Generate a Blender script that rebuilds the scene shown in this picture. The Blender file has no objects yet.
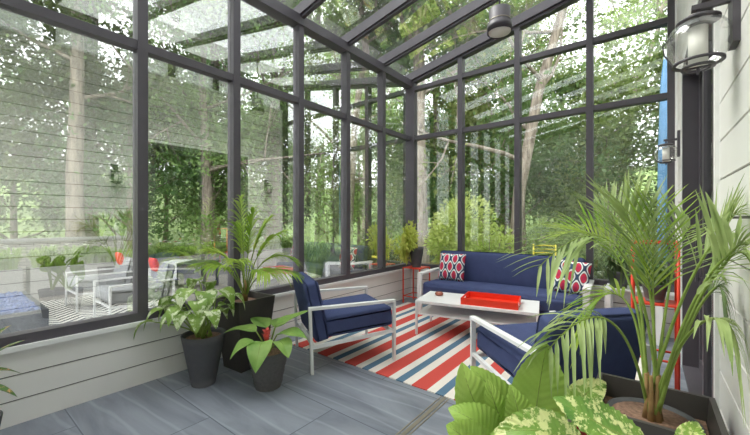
import bpy, bmesh, math, random
from mathutils import Vector, Matrix
R = math.radians
PI = math.pi
random.seed(7)
scene = bpy.context.scene
COL = scene.collection

# ------------------------------------------------------------------ camera, sky, sun, exposure
cam_d = bpy.data.cameras.new('camera'); cam = bpy.data.objects.new('camera', cam_d); COL.objects.link(cam)
cam.location = (0, 0, 1.4); cam.rotation_euler = (R(90), 0, R(38.03))
cam_d.sensor_width = 36; cam_d.lens = 347.35/750*36; cam_d.shift_y = 2.35/750
cam_d.clip_start = .03; cam_d.clip_end = 300
scene.camera = cam
scene.view_settings.view_transform = 'Standard'; scene.view_settings.look = 'None'
scene.view_settings.gamma = 1; scene.view_settings.use_curve_mapping = False
scene.view_settings.exposure = 1.55
scene.cycles.use_denoising = True
scene.cycles.transparent_max_bounces = 32
scene.cycles.max_bounces = 10; scene.cycles.diffuse_bounces = 5; scene.cycles.glossy_bounces = 5
scene.cycles.sample_clamp_indirect = 6

w = bpy.data.worlds.new('overcast_sky'); scene.world = w; w.use_nodes = True
nt = w.node_tree; bg = nt.nodes['Background']
tc = nt.nodes.new('ShaderNodeTexCoord'); nz = nt.nodes.new('ShaderNodeTexNoise'); nz.inputs['Scale'].default_value = 2.2
nz.inputs['Detail'].default_value = 4
cr = nt.nodes.new('ShaderNodeValToRGB'); cr.color_ramp.elements[0].position = .3; cr.color_ramp.elements[1].position = .7
cr.color_ramp.elements[0].color = (.80, .83, .88, 1); cr.color_ramp.elements[1].color = (1, 1, 1, 1)
nt.links.new(tc.outputs['Generated'], nz.inputs['Vector']); nt.links.new(nz.outputs['Fac'], cr.inputs['Fac'])
nt.links.new(cr.outputs['Color'], bg.inputs['Color']); bg.inputs['Strength'].default_value = 1.5

sd = bpy.data.lights.new('veiled_sun', 'SUN'); sd.energy = 2.2; sd.angle = R(35); sd.color = (1, .97, .92)
so = bpy.data.objects.new('veiled_sun', sd); COL.objects.link(so); so.rotation_euler = (R(10), R(-38), 0)

# ------------------------------------------------------------------ materials
def lin(c):
    return tuple(((x/255)/12.92 if x/255 <= .04045 else ((x/255+.055)/1.055)**2.4) for x in c)
def N(nt, t, **kw):
    n = nt.nodes.new('ShaderNode'+t)
    for k, v in kw.items():
        if k in n.inputs: n.inputs[k].default_value = v
        else: setattr(n, k, v)
    return n
def base(name):
    m = bpy.data.materials.new(name); m.use_nodes = True
    return m, m.node_tree, m.node_tree.nodes['Principled BSDF']
def plain(name, c, rough=.6, metal=0, var=.06, scale=9, bump=0, bscale=200, spec=.4):
    m, nt, b = base(name)
    b.inputs['Roughness'].default_value = rough; b.inputs['Metallic'].default_value = metal
    b.inputs['Specular IOR Level'].default_value = spec
    c = lin(c)
    t = N(nt, 'TexCoord'); n = N(nt, 'TexNoise', Scale=scale, Detail=3.0)
    r = N(nt, 'ValToRGB'); nt.links.new(t.outputs['Object'], n.inputs['Vector']); nt.links.new(n.outputs['Fac'], r.inputs['Fac'])
    r.color_ramp.elements[0].position = .25; r.color_ramp.elements[1].position = .75
    r.color_ramp.elements[0].color = (*[x*(1-var) for x in c], 1); r.color_ramp.elements[1].color = (*[min(1, x*(1+var)) for x in c], 1)
    nt.links.new(r.outputs['Color'], b.inputs['Base Color'])
    if bump:
        n2 = N(nt, 'TexNoise', Scale=bscale, Detail=2.0); bp = N(nt, 'Bump', Strength=bump, Distance=.004)
        nt.links.new(t.outputs['Object'], n2.inputs['Vector']); nt.links.new(n2.outputs['Fac'], bp.inputs['Height']); nt.links.new(bp.outputs['Normal'], b.inputs['Normal'])
    return m
def glass_mat(name, refl, tint=(.97, .985, .975), edge=.45):
    m = bpy.data.materials.new(name); m.use_nodes = True; nt = m.node_tree; nt.nodes.clear()
    o = N(nt, 'OutputMaterial'); mx = N(nt, 'MixShader'); tr = N(nt, 'BsdfTransparent'); gl = N(nt, 'BsdfGlossy')
    tr.inputs['Color'].default_value = (*tint, 1); gl.inputs['Roughness'].default_value = 0.0; gl.inputs['Color'].default_value = (1, 1, 1, 1)
    lw = N(nt, 'LayerWeight', Blend=.25); mr = N(nt, 'MapRange'); mr.inputs['To Min'].default_value = refl; mr.inputs['To Max'].default_value = min(.9, refl+edge)
    nt.links.new(lw.outputs['Fresnel'], mr.inputs['Value']); nt.links.new(mr.outputs['Result'], mx.inputs[0])
    nt.links.new(tr.outputs[0], mx.inputs[1]); nt.links.new(gl.outputs[0], mx.inputs[2]); nt.links.new(mx.outputs[0], o.inputs['Surface'])
    return m
def leaf_mat(name, c1, c2, rough=.45, trans=.35, scale=3, spots=None, obj_var=.0, spec=.35):
    """two-tone leaf, optional cream variegation, light passes through"""
    m, nt, b = base(name); out = nt.nodes['Material Output']
    t = N(nt, 'TexCoord'); n = N(nt, 'TexNoise', Scale=scale, Detail=3.0)
    nt.links.new(t.outputs['Object'], n.inputs['Vector'])
    r = N(nt, 'ValToRGB'); r.color_ramp.elements[0].position = .3; r.color_ramp.elements[1].position = .68
    r.color_ramp.elements[0].color = (*lin(c1), 1); r.color_ramp.elements[1].color = (*lin(c2), 1)
    nt.links.new(n.outputs['Fac'], r.inputs['Fac']); colr = r.outputs['Color']
    if spots:
        n2 = N(nt, 'TexNoise', Scale=spots[1], Detail=4.0, Roughness=.7); nt.links.new(t.outputs['Object'], n2.inputs['Vector'])
        r2 = N(nt, 'ValToRGB'); r2.color_ramp.elements[0].position = spots[2]; r2.color_ramp.elements[1].position = spots[2]+.06
        r2.color_ramp.elements[0].color = (0, 0, 0, 1); r2.color_ramp.elements[1].color = (1, 1, 1, 1)
        nt.links.new(n2.outputs['Fac'], r2.inputs['Fac'])
        mx = N(nt, 'Mix', data_type='RGBA'); nt.links.new(r2.outputs['Color'], mx.inputs[0]); nt.links.new(colr, mx.inputs[6]); mx.inputs[7].default_value = (*lin(spots[0]), 1)
        colr = mx.outputs[2]
    if obj_var:
        oi = N(nt, 'ObjectInfo'); hs = N(nt, 'HueSaturation')
        a = N(nt, 'MapRange'); a.inputs['To Min'].default_value = .5-obj_var*.12; a.inputs['To Max'].default_value = .5+obj_var*.12
        v = N(nt, 'MapRange'); v.inputs['To Min'].default_value = 1-obj_var; v.inputs['To Max'].default_value = 1+obj_var
        nt.links.new(oi.outputs['Random'], a.inputs['Value']); nt.links.new(oi.outputs['Random'], v.inputs['Value'])
        nt.links.new(a.outputs['Result'], hs.inputs['Hue']); nt.links.new(v.outputs['Result'], hs.inputs['Value']); nt.links.new(colr, hs.inputs['Color']); colr = hs.outputs['Color']
    nt.links.new(colr, b.inputs['Base Color']); b.inputs['Roughness'].default_value = rough; b.inputs['Specular IOR Level'].default_value = spec
    tl = N(nt, 'BsdfTranslucent'); nt.links.new(colr, tl.inputs['Color'])
    ms = N(nt, 'MixShader'); ms.inputs[0].default_value = trans
    nt.links.new(b.outputs[0], ms.inputs[1]); nt.links.new(tl.outputs[0], ms.inputs[2]); nt.links.new(ms.outputs[0], out.inputs['Surface'])
    return m

M = {}
M['frame'] = plain('dark_bronze_metal', (84, 80, 86), .45, .1, .05, spec=.45)
M['siding'] = plain('white_painted_siding', (232, 230, 226), .55, 0, .025, 3)
M['sidegap'] = plain('siding_shadow_gap', (120, 118, 115), .8)
M['white'] = plain('white_powder_coat', (236, 236, 235), .35, 0, .01)
def translucent_mat(name, c):
    m = bpy.data.materials.new(name); m.use_nodes = True; nt = m.node_tree; nt.nodes.clear()
    o = N(nt, 'OutputMaterial'); mx = N(nt, 'MixShader'); a = N(nt, 'BsdfDiffuse'); b = N(nt, 'BsdfTranslucent'); mx.inputs[0].default_value = .7
    a.inputs['Color'].default_value = (*c, 1); b.inputs['Color'].default_value = (*c, 1)
    nt.links.new(a.outputs[0], mx.inputs[1]); nt.links.new(b.outputs[0], mx.inputs[2]); nt.links.new(mx.outputs[0], o.inputs['Surface']); return m
M['acrylic'] = translucent_mat('opal_acrylic', (.74, .75, .74))
M['panel'] = plain('white_panel', (235, 235, 233), .6, 0, .01)
M['navy'] = plain('navy_canvas', (68, 77, 114), .85, 0, .08, 14, .35, 700, .2)
M['grey_fabric'] = plain('grey_outdoor_canvas', (160, 161, 163), .9, 0, .05, 12, .3, 600, .2)
M['red'] = plain('red_lacquer', (238, 62, 38), .35, 0, .03)
M['red_paint'] = plain('orange_red_paint', (226, 70, 45), .4, 0, .03)
M['copper'] = plain('copper', (178, 110, 92), .3, .8, .05)
M['pot'] = plain('charcoal_resin', (80, 80, 84), .6, 0, .06, 20)
M['pot2'] = plain('woven_dark_pot', (98, 96, 96), .75, 0, .12, 40, .5, 120)
M['planter'] = plain('dark_bronze_planter', (74, 70, 68), .45, 0, .15, 6)
M['concrete'] = plain('weathered_grey_concrete', (150, 148, 146), .85, 0, .12, 4, .3, 60)
M['firebox'] = plain('black_granite', (66, 68, 74), .4, 0, .2, 60)
M['soil'] = plain('potting_bark', (128, 100, 84), .95, 0, .45, 60, .8, 120)
M['darkroom'] = plain('dark_house_interior', (70, 66, 62), .9)
M['yellow'] = plain('yellow_paint', (226, 210, 70), .45)
M['blue'] = plain('blue_canvas', (112, 160, 206), .8)
M['lamp_white'] = plain('frosted_lamp_glass', (240, 238, 232), .5)
M['candle'] = plain('opal_candle_glass', (245, 243, 235), .5, 0, .01)
M['brass'] = plain('brushed_drain_metal', (150, 142, 128), .4, .6, .05)
M['coral'] = plain('coral_fabric', (226, 84, 72), .85, 0, .12, 30)
M['brownwood'] = plain('brown_stained_wood', (92, 74, 62), .8, 0, .2, 8)
M['stem'] = plain('green_stem', (128, 150, 70), .6, 0, .15, 20)
M['palmstem'] = plain('palm_sheath', (140, 112, 72), .8, 0, .3, 25)
M['glass'] = glass_mat('window_glass', .24)
M['glass_clear'] = glass_mat('clear_window_glass', .07)
M['roofglass'] = glass_mat('roof_glass', .06)
M['lampglass'] = glass_mat('lantern_glass', .02, (.985, .985, .985), .22)

def bark_mat(name, c1, c2):
    m, nt, b = base(name); b.inputs['Roughness'].default_value = .9
    t = N(nt, 'TexCoord'); mp = N(nt, 'Mapping'); mp.inputs['Scale'].default_value = (9, 9, 1.6)
    n = N(nt, 'TexNoise', Scale=1.5, Detail=6.0, Roughness=.65); r = N(nt, 'ValToRGB')
    r.color_ramp.elements[0].position = .35; r.color_ramp.elements[1].position = .65
    r.color_ramp.elements[0].color = (*lin(c1), 1); r.color_ramp.elements[1].color = (*lin(c2), 1)
    nt.links.new(t.outputs['Object'], mp.inputs['Vector']); nt.links.new(mp.outputs[0], n.inputs['Vector']); nt.links.new(n.outputs['Fac'], r.inputs['Fac'])
    nt.links.new(r.outputs['Color'], b.inputs['Base Color'])
    bp = N(nt, 'Bump', Strength=.6, Distance=.03); nt.links.new(n.outputs['Fac'], bp.inputs['Height']); nt.links.new(bp.outputs['Normal'], b.inputs['Normal'])
    return m
M['bark'] = bark_mat('grey_brown_bark', (110, 98, 88), (178, 164, 150))

M['leaf_dark'] = leaf_mat('oak_leaves', (92, 118, 74), (146, 170, 108), .6, .5, .6, obj_var=.22)
M['leaf_mid'] = leaf_mat('maple_leaves', (122, 148, 86), (178, 198, 124), .6, .5, .6, obj_var=.22)
M['leaf_yel'] = leaf_mat('yellow_green_shrub_leaves', (166, 186, 96), (216, 224, 146), .6, .45, 1.2)
M['leaf_grass'] = leaf_mat('grass_blades', (120, 158, 70), (186, 208, 124), .6, .4, 2)
M['leaf_palm'] = leaf_mat('palm_leaflets', (120, 146, 82), (186, 202, 138), .42, .4, 5)
M['leaf_palm2'] = leaf_mat('bright_palm_leaflets', (120, 160, 48), (186, 208, 92), .42, .4, 5)
M['leaf_fern_palm_shade'] = leaf_mat('dark_fern_shaded_palm_leaflets', (66, 88, 54), (110, 130, 84), .45, .25, 5)  # fern's own dark green; on the palm frond, shade put into the colour
M['leaf_dief'] = leaf_mat('cream_green_variegated_leaf', (120, 156, 70), (160, 188, 96), .4, .3, 6, ((226, 236, 196), 16, .50))
M['leaf_dief2'] = leaf_mat('mottled_dieffenbachia_leaf', (84, 134, 60), (150, 182, 84), .35, .3, 5, ((222, 228, 160), 30, .50))
M['leaf_lime'] = leaf_mat('lime_green_leaf', (138, 176, 72), (178, 208, 104), .38, .35, 4)
M['leaf_spath'] = leaf_mat('soft_green_leaf', (118, 164, 74), (170, 202, 112), .4, .35, 6)
M['leaf_vine'] = leaf_mat('chartreuse_leaf', (186, 200, 84), (222, 228, 130), .5, .35, 9)
M['leaf_croton'] = leaf_mat('croton_leaf', (50, 92, 44), (84, 118, 52), .35, .15, 7, ((206, 160, 110), 38, .56))
M['flower_white'] = leaf_mat('white_petals', (240, 240, 230), (250, 250, 245), .6, .3)
M['flower_pink'] = leaf_mat('pink_petals', (222, 120, 116), (236, 150, 140), .6, .3)
M['bract'] = plain('red_bract', (214, 92, 84), .5, 0, .2, 40)

def floor_mat():
    m, nt, b = base('slate_blue_porcelain_tiles'); b.inputs['Roughness'].default_value = .38
    t = N(nt, 'TexCoord')
    br = N(nt, 'TexBrick', Scale=1.0); br.offset = .5; br.inputs['Brick Width'].default_value = 1.22; br.inputs['Row Height'].default_value = .61
    br.inputs['Mortar Size'].default_value = .004; br.inputs['Mortar Smooth'].default_value = .1; br.inputs['Bias'].default_value = 0
    br.inputs['Color1'].default_value = (.35, .35, .35, 1); br.inputs['Color2'].default_value = (.65, .65, .65, 1); br.inputs['Mortar'].default_value = (.5, .5, .5, 1)
    nt.links.new(t.outputs['Object'], br.inputs['Vector'])
    ad = N(nt, 'VectorMath', operation='MULTIPLY_ADD'); nt.links.new(br.outputs['Color'], ad.inputs[0]); ad.inputs[1].default_value = (7, 13, 5); nt.links.new(t.outputs['Object'], ad.inputs[2])
    mp = N(nt, 'Mapping'); mp.inputs['Scale'].default_value = (.7, 3.2, 1); mp.inputs['Rotation'].default_value = (0, 0, R(-14)); nt.links.new(ad.outputs[0], mp.inputs['Vector'])
    n = N(nt, 'TexNoise', Scale=1.3, Detail=5.0, Roughness=.6, Distortion=.8); nt.links.new(mp.outputs[0], n.inputs['Vector'])
    r = N(nt, 'ValToRGB'); e = r.color_ramp.elements
    e[0].position = .3; e[0].color = (*lin((104, 108, 119)), 1); e[1].position = .72; e[1].color = (*lin((142, 147, 157)), 1)
    nt.links.new(n.outputs['Fac'], r.inputs['Fac'])
    # pale veins
    wv = N(nt, 'TexWave', Scale=.55, Distortion=9.0, Detail=3.0); wv.bands_direction = 'Y'; wv.inputs['Detail Scale'].default_value = .8
    nt.links.new(mp.outputs[0], wv.inputs['Vector'])
    r2 = N(nt, 'ValToRGB'); r2.color_ramp.elements[0].position = .93; r2.color_ramp.elements[0].color = (0, 0, 0, 1); r2.color_ramp.elements[1].position = 1.0; r2.color_ramp.elements[1].color = (.2, .2, .2, 1)
    nt.links.new(wv.outputs['Fac'], r2.inputs['Fac'])
    mx = N(nt, 'Mix', data_type='RGBA'); nt.links.new(r2.outputs['Color'], mx.inputs[0]); nt.links.new(r.outputs['Color'], mx.inputs[6]); mx.inputs[7].default_value = (*lin((188, 194, 204)), 1)
    m2 = N(nt, 'Mix', data_type='RGBA'); nt.links.new(br.outputs['Fac'], m2.inputs[0]); nt.links.new(mx.outputs[2], m2.inputs[6]); m2.inputs[7].default_value = (*lin((82, 88, 100)), 1)
    nt.links.new(m2.outputs[2], b.inputs['Base Color'])
    return m
M['floor'] = floor_mat()

def ramp_const(nt, stops):
    r = N(nt, 'ValToRGB'); cr = r.color_ramp; cr.interpolation = 'CONSTANT'
    while len(cr.elements) > 1: cr.elements.remove(cr.elements[-1])
    cr.elements[0].position = stops[0][0]; cr.elements[0].color = (*lin(stops[0][1]), 1)
    for p, c in stops[1:]:
        e = cr.elements.new(p); e.color = (*lin(c), 1)
    return r
def rug_mat():
    m, nt, b = base('red_cream_blue_striped_weave'); b.inputs['Roughness'].default_value = .95; b.inputs['Specular IOR Level'].default_value = .1
    t = N(nt, 'TexCoord'); s = N(nt, 'SeparateXYZ'); nt.links.new(t.outputs['Object'], s.inputs[0])
    a = N(nt, 'Math', operation='MULTIPLY_ADD'); a.inputs[1].default_value = 1/RUG_P; a.inputs[2].default_value = RUG_O; nt.links.new(s.outputs['X'], a.inputs[0])
    f = N(nt, 'Math', operation='FRACT'); nt.links.new(a.outputs[0], f.inputs[0])
    red, cream, blue = (214, 88, 80), (240, 232, 222), (100, 130, 154)
    r = ramp_const(nt, [(0, red), (.38, cream), (.58, blue), (.78, cream)])
    nt.links.new(f.outputs[0], r.inputs['Fac'])
    n = N(nt, 'TexNoise', Scale=350.0, Detail=2.0); nt.links.new(t.outputs['Object'], n.inputs['Vector'])
    mx = N(nt, 'Mix', data_type='RGBA', blend_type='MULTIPLY'); mx.inputs[0].default_value = .25
    nt.links.new(r.outputs['Color'], mx.inputs[6]); nt.links.new(n.outputs['Fac'], mx.inputs[7]); nt.links.new(mx.outputs[2], b.inputs['Base Color'])
    bp = N(nt, 'Bump', Strength=.4, Distance=.003); nt.links.new(n.outputs['Fac'], bp.inputs['Height']); nt.links.new(bp.outputs['Normal'], b.inputs['Normal'])
    return m
RUG_P = .385; RUG_O = .062
M['rug'] = rug_mat()
def zebra_mat():
    m, nt, b = base('zigzag_black_white_weave'); b.inputs['Roughness'].default_value = .95
    t = N(nt, 'TexCoord'); s = N(nt, 'SeparateXYZ'); nt.links.new(t.outputs['Object'], s.inputs[0])
    pp = N(nt, 'Math', operation='PINGPONG'); pp.inputs[1].default_value = .3; nt.links.new(s.outputs['Y'], pp.inputs[0])
    a = N(nt, 'Math', operation='MULTIPLY_ADD'); a.inputs[1].default_value = 1.0; nt.links.new(pp.outputs[0], a.inputs[0]); nt.links.new(s.outputs['X'], a.inputs[2])
    d = N(nt, 'Math', operation='MULTIPLY'); d.inputs[1].default_value = 6.5; nt.links.new(a.outputs[0], d.inputs[0])
    f = N(nt, 'Math', operation='FRACT'); nt.links.new(d.outputs[0], f.inputs[0])
    r = ramp_const(nt, [(0, (236, 232, 224)), (.58, (52, 50, 50))]); nt.links.new(f.outputs[0], r.inputs['Fac']); nt.links.new(r.outputs['Color'], b.inputs['Base Color'])
    return m
M['zebra'] = zebra_mat()
def pillow_mat():
    m, nt, b = base('ogee_print_fabric'); b.inputs['Roughness'].default_value = .9; b.inputs['Specular IOR Level'].default_value = .15
    t = N(nt, 'TexCoord'); s = N(nt, 'SeparateXYZ'); nt.links.new(t.outputs['Object'], s.inputs[0])
    outs = []
    for ax, k, off in (('X', 1/.14, .0), ('Z', 1/.25, 0)):
        a = N(nt, 'Math', operation='MULTIPLY_ADD'); a.inputs[1].default_value = k*2*PI; a.inputs[2].default_value = off*2*PI; nt.links.new(s.outputs[ax], a.inputs[0])
        c = N(nt, 'Math', operation='COSINE'); nt.links.new(a.outputs[0], c.inputs[0]); outs.append(c.outputs[0])
    ad = N(nt, 'Math', operation='ADD'); nt.links.new(outs[0], ad.inputs[0]); nt.links.new(outs[1], ad.inputs[1])
    ab = N(nt, 'Math', operation='ABSOLUTE'); nt.links.new(ad.outputs[0], ab.inputs[0])
    h = N(nt, 'Math', operation='MULTIPLY'); h.inputs[1].default_value = .5; nt.links.new(ab.outputs[0], h.inputs[0])
    navy, white, pink = (66, 84, 110), (245, 243, 240), (216, 66, 88)
    r = ramp_const(nt, [(0, navy), (.17, white), (.46, navy), (.52, pink), (.86, (196, 58, 96))])
    nt.links.new(h.outputs[0], r.inputs['Fac']); nt.links.new(r.outputs['Color'], b.inputs['Base Color'])
    return m
M['ogee'] = pillow_mat()
def ground_mat():
    m, nt, b = base('woodland_ground'); b.inputs['Roughness'].default_value = .95
    t = N(nt, 'TexCoord'); n = N(nt, 'TexNoise', Scale=.8, Detail=8.0, Roughness=.7); nt.links.new(t.outputs['Object'], n.inputs['Vector'])
    r = N(nt, 'ValToRGB'); e = r.color_ramp.elements; e[0].position = .35; e[0].color = (*lin((74, 92, 52)), 1); e[1].position = .65; e[1].color = (*lin((132, 156, 88)), 1)
    nt.links.new(n.outputs['Fac'], r.inputs['Fac']); nt.links.new(r.outputs['Color'], b.inputs['Base Color'])
    return m
M['ground'] = ground_mat()
def stone_mat():
    m, nt, b = base('grey_stacked_stone'); b.inputs['Roughness'].default_value = .9
    t = N(nt, 'TexCoord'); s = N(nt, 'SeparateXYZ'); cb = N(nt, 'CombineXYZ'); nt.links.new(t.outputs['Object'], s.inputs[0])
    nt.links.new(s.outputs['Y'], cb.inputs['X']); nt.links.new(s.outputs['Z'], cb.inputs['Y'])
    br = N(nt, 'TexBrick', Scale=1.0); br.inputs['Brick Width'].default_value = .22; br.inputs['Row Height'].default_value = .07; br.inputs['Mortar Size'].default_value = .008
    br.inputs['Color1'].default_value = (*lin((150, 144, 140)), 1); br.inputs['Color2'].default_value = (*lin((186, 180, 172)), 1); br.inputs['Mortar'].default_value = (*lin((110, 106, 102)), 1)
    nt.links.new(cb.outputs[0], br.inputs['Vector']); nt.links.new(br.outputs['Color'], b.inputs['Base Color'])
    return m
M['stone'] = stone_mat()
def paver_mat():
    m, nt, b = base('grey_patio_pavers'); b.inputs['Roughness'].default_value = .85
    t = N(nt, 'TexCoord'); br = N(nt, 'TexBrick', Scale=1.0); br.inputs['Brick Width'].default_value = .9; br.inputs['Row Height'].default_value = .6; br.inputs['Mortar Size'].default_value = .008
    br.inputs['Color1'].default_value = (*lin((152, 146, 140)), 1); br.inputs['Color2'].default_value = (*lin((164, 158, 150)), 1); br.inputs['Mortar'].default_value = (*lin((130, 126, 120)), 1)
    nt.links.new(t.outputs['Object'], br.inputs['Vector']); nt.links.new(br.outputs['Color'], b.inputs['Base Color'])
    return m
M['paver'] = paver_mat()
def beads_mat():
    m, nt, b = base('blue_fire_glass'); b.inputs['Roughness'].default_value = .15
    t = N(nt, 'TexCoord'); v = N(nt, 'TexVoronoi', Scale=28.0); nt.links.new(t.outputs['Object'], v.inputs['Vector'])
    r = N(nt, 'ValToRGB'); nt.links.new(v.outputs['Color'], r.inputs['Fac']); e = r.color_ramp.elements
    e[0].color = (*lin((24, 44, 108)), 1); e[1].color = (*lin((110, 135, 190)), 1); nt.links.new(r.outputs['Color'], b.inputs['Base Color'])
    return m
M['beads'] = beads_mat()

# ------------------------------------------------------------------ mesh builder
class MB:
    def __init__(s): s.v = []; s.f = []; s.smooth = []
    def add(s, vs, fs, sm=False, mat=None):
        o = len(s.v)
        s.v += [tuple(mat @ Vector(p)) if mat else tuple(p) for p in vs]
        s.f += [tuple(o+i for i in f) for f in fs]; s.smooth += [sm]*len(fs); return s
    def box(s, a, b, mat=None):
        x0, y0, z0 = a; x1, y1, z1 = b
        return s.add([(x0, y0, z0), (x1, y0, z0), (x1, y1, z0), (x0, y1, z0), (x0, y0, z1), (x1, y0, z1), (x1, y1, z1), (x0, y1, z1)],
                     [(3, 2, 1, 0), (4, 5, 6, 7), (0, 1, 5, 4), (1, 2, 6, 5), (2, 3, 7, 6), (3, 0, 4, 7)], False, mat)
    def bar(s, p, q, w, h, up=(0, 0, 1)):
        """rectangular bar from p to q, w across, h along up"""
        p = Vector(p); q = Vector(q); d = (q-p).normalized(); up = Vector(up)
        sd = d.cross(up)
        if sd.length < 1e-4: sd = d.cross(Vector((0, 1, 0)))
        sd.normalize(); u = sd.cross(d).normalized()
        vs = [c+sd*i*w/2+u*j*h/2 for c in (p, q) for i, j in ((-1, -1), (1, -1), (1, 1), (-1, 1))]
        return s.add(vs, [(0, 1, 2, 3), (7, 6, 5, 4), (0, 4, 5, 1), (1, 5, 6, 2), (2, 6, 7, 3), (3, 7, 4, 0)])
    def tube(s, pts, rad, n=8, caps=True):
        pts = [Vector(p) for p in pts]
        if not isinstance(rad, (list, tuple)): rad = [rad]*len(pts)
        o = len(s.v); prev = None
        for i, p in enumerate(pts):
            d = (pts[min(i+1, len(pts)-1)]-pts[max(i-1, 0)]).normalized()
            if prev is None:
                a = d.orthogonal().normalized()
            else:
                a = (prev-d*prev.dot(d)).normalized()
            prev = a; b = d.cross(a)
            for k in range(n):
                t = 2*PI*k/n; s.v.append(tuple(p+(a*math.cos(t)+b*math.sin(t))*rad[i]))
        for i in range(len(pts)-1):
            for k in range(n):
                k2 = (k+1) % n
                s.f.append((o+i*n+k, o+i*n+k2, o+(i+1)*n+k2, o+(i+1)*n+k)); s.smooth.append(True)
        if caps:
            s.f.append(tuple(o+k for k in reversed(range(n)))); s.smooth.append(False)
            e = o+(len(pts)-1)*n; s.f.append(tuple(e+k for k in range(n))); s.smooth.append(False)
        return s
    def lathe(s, prof, n=32, c=(0, 0, 0), mat=None, cap=True):
        o = len(s.v)
        for r, z in prof:
            for k in range(n):
                t = 2*PI*k/n
                s.v.append(tuple((mat @ Vector((r*math.cos(t), r*math.sin(t), z))) if mat else (c[0]+r*math.cos(t), c[1]+r*math.sin(t), c[2]+z)))
        for i in range(len(prof)-1):
            for k in range(n):
                k2 = (k+1) % n
                s.f.append((o+i*n+k, o+i*n+k2, o+(i+1)*n+k2, o+(i+1)*n+k)); s.smooth.append(True)
        if not cap: return s
        if prof[0][0] > 1e-5: s.f.append(tuple(o+k for k in reversed(range(n)))); s.smooth.append(False)
        if prof[-1][0] > 1e-5:
            e = o+(len(prof)-1)*n; s.f.append(tuple(e+k for k in range(n))); s.smooth.append(False)
        return s
    def mesh(s, name, mat):
        me = bpy.data.meshes.new(name); me.from_pydata(s.v, [], s.f); me.polygons.foreach_set('use_smooth', s.smooth)
        me.materials.append(mat); me.update(); return me
    def obj(s, name, mat, parent=None, loc=None):
        o = bpy.data.objects.new(name, s.mesh(name, mat)); COL.objects.link(o); o.parent = parent
        if loc: o.location = loc
        return o
def rounded(name, size, mat, parent=None, loc=(0, 0, 0), rot=(0, 0, 0), bev=.03, seg=4, puff=0):
    """soft-edged block (cushions)"""
    bm = bmesh.new(); bmesh.ops.create_cube(bm, size=1); bmesh.ops.scale(bm, vec=size, verts=bm.verts)
    if puff: bmesh.ops.subdivide_edges(bm, edges=bm.edges[:], cuts=6, use_grid_fill=True)
    hx, hy, hz = [x/2 for x in size]
    if puff:
        for v in bm.verts:
            x, y, z = v.co.x/hx, v.co.y/hy, v.co.z/hz
            q = (1-x*x)*(1-y*y) if abs(z) > .99 else 0
            v.co.z += puff*q*(1 if z > 0 else -1)*.6
            q2 = (1-x*x)*(1-z*z)
            if abs(y) > .99: v.co.y += puff*q2*(1 if y > 0 else -1)*.5
        sharp = [e for e in bm.edges if sum(1 for f in e.link_faces) == 2 and e.calc_face_angle(0) > .8]
    else: sharp = bm.edges[:]
    bmesh.ops.bevel(bm, geom=sharp, offset=bev, segments=seg, profile=.5, affect='EDGES')
    for f in bm.faces: f.smooth = True
    me = bpy.data.meshes.new(name); bm.to_mesh(me); bm.free(); me.materials.append(mat)
    o = bpy.data.objects.new(name, me); COL.objects.link(o); o.parent = parent; o.location = loc; o.rotation_euler = rot
    return o
def thing(name, label, cat, loc=(0, 0, 0), rz=0, group=None):
    o = bpy.data.objects.new(name, None); COL.objects.link(o); o.location = loc; o.rotation_euler = (0, 0, rz)
    o.empty_display_size = .1
    tag(o, label, cat, group); return o
def tag(o, label, cat, group=None):
    o['label'] = label; o['category'] = cat
    if group: o['group'] = group
    return o
def struct(o): o['kind'] = 'structure'; return o
def sempty(name, loc=(0, 0, 0)):
    o = bpy.data.objects.new(name, None); COL.objects.link(o); o.location = loc; o['kind'] = 'structure'; return o

# ------------------------------------------------------------------ the sunroom shell
XL, XR, YB, YF = -3.395, .28, 5.41, -1.6          # left glass wall, house wall, back glass wall, front wall
ZC, ZR, ZE = .542, 2.885, 3.78                    # sill cap, transom rail, eave
SLOPE = .2
def roofz(x): return 3.93+SLOPE*(x-XL)            # underside of the rafters
FLOOR = struct(MB().box((XL-.16, YF-.2, -.15), (XR+.02, YB+.16, 0)).obj('floor', M['floor']))

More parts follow.
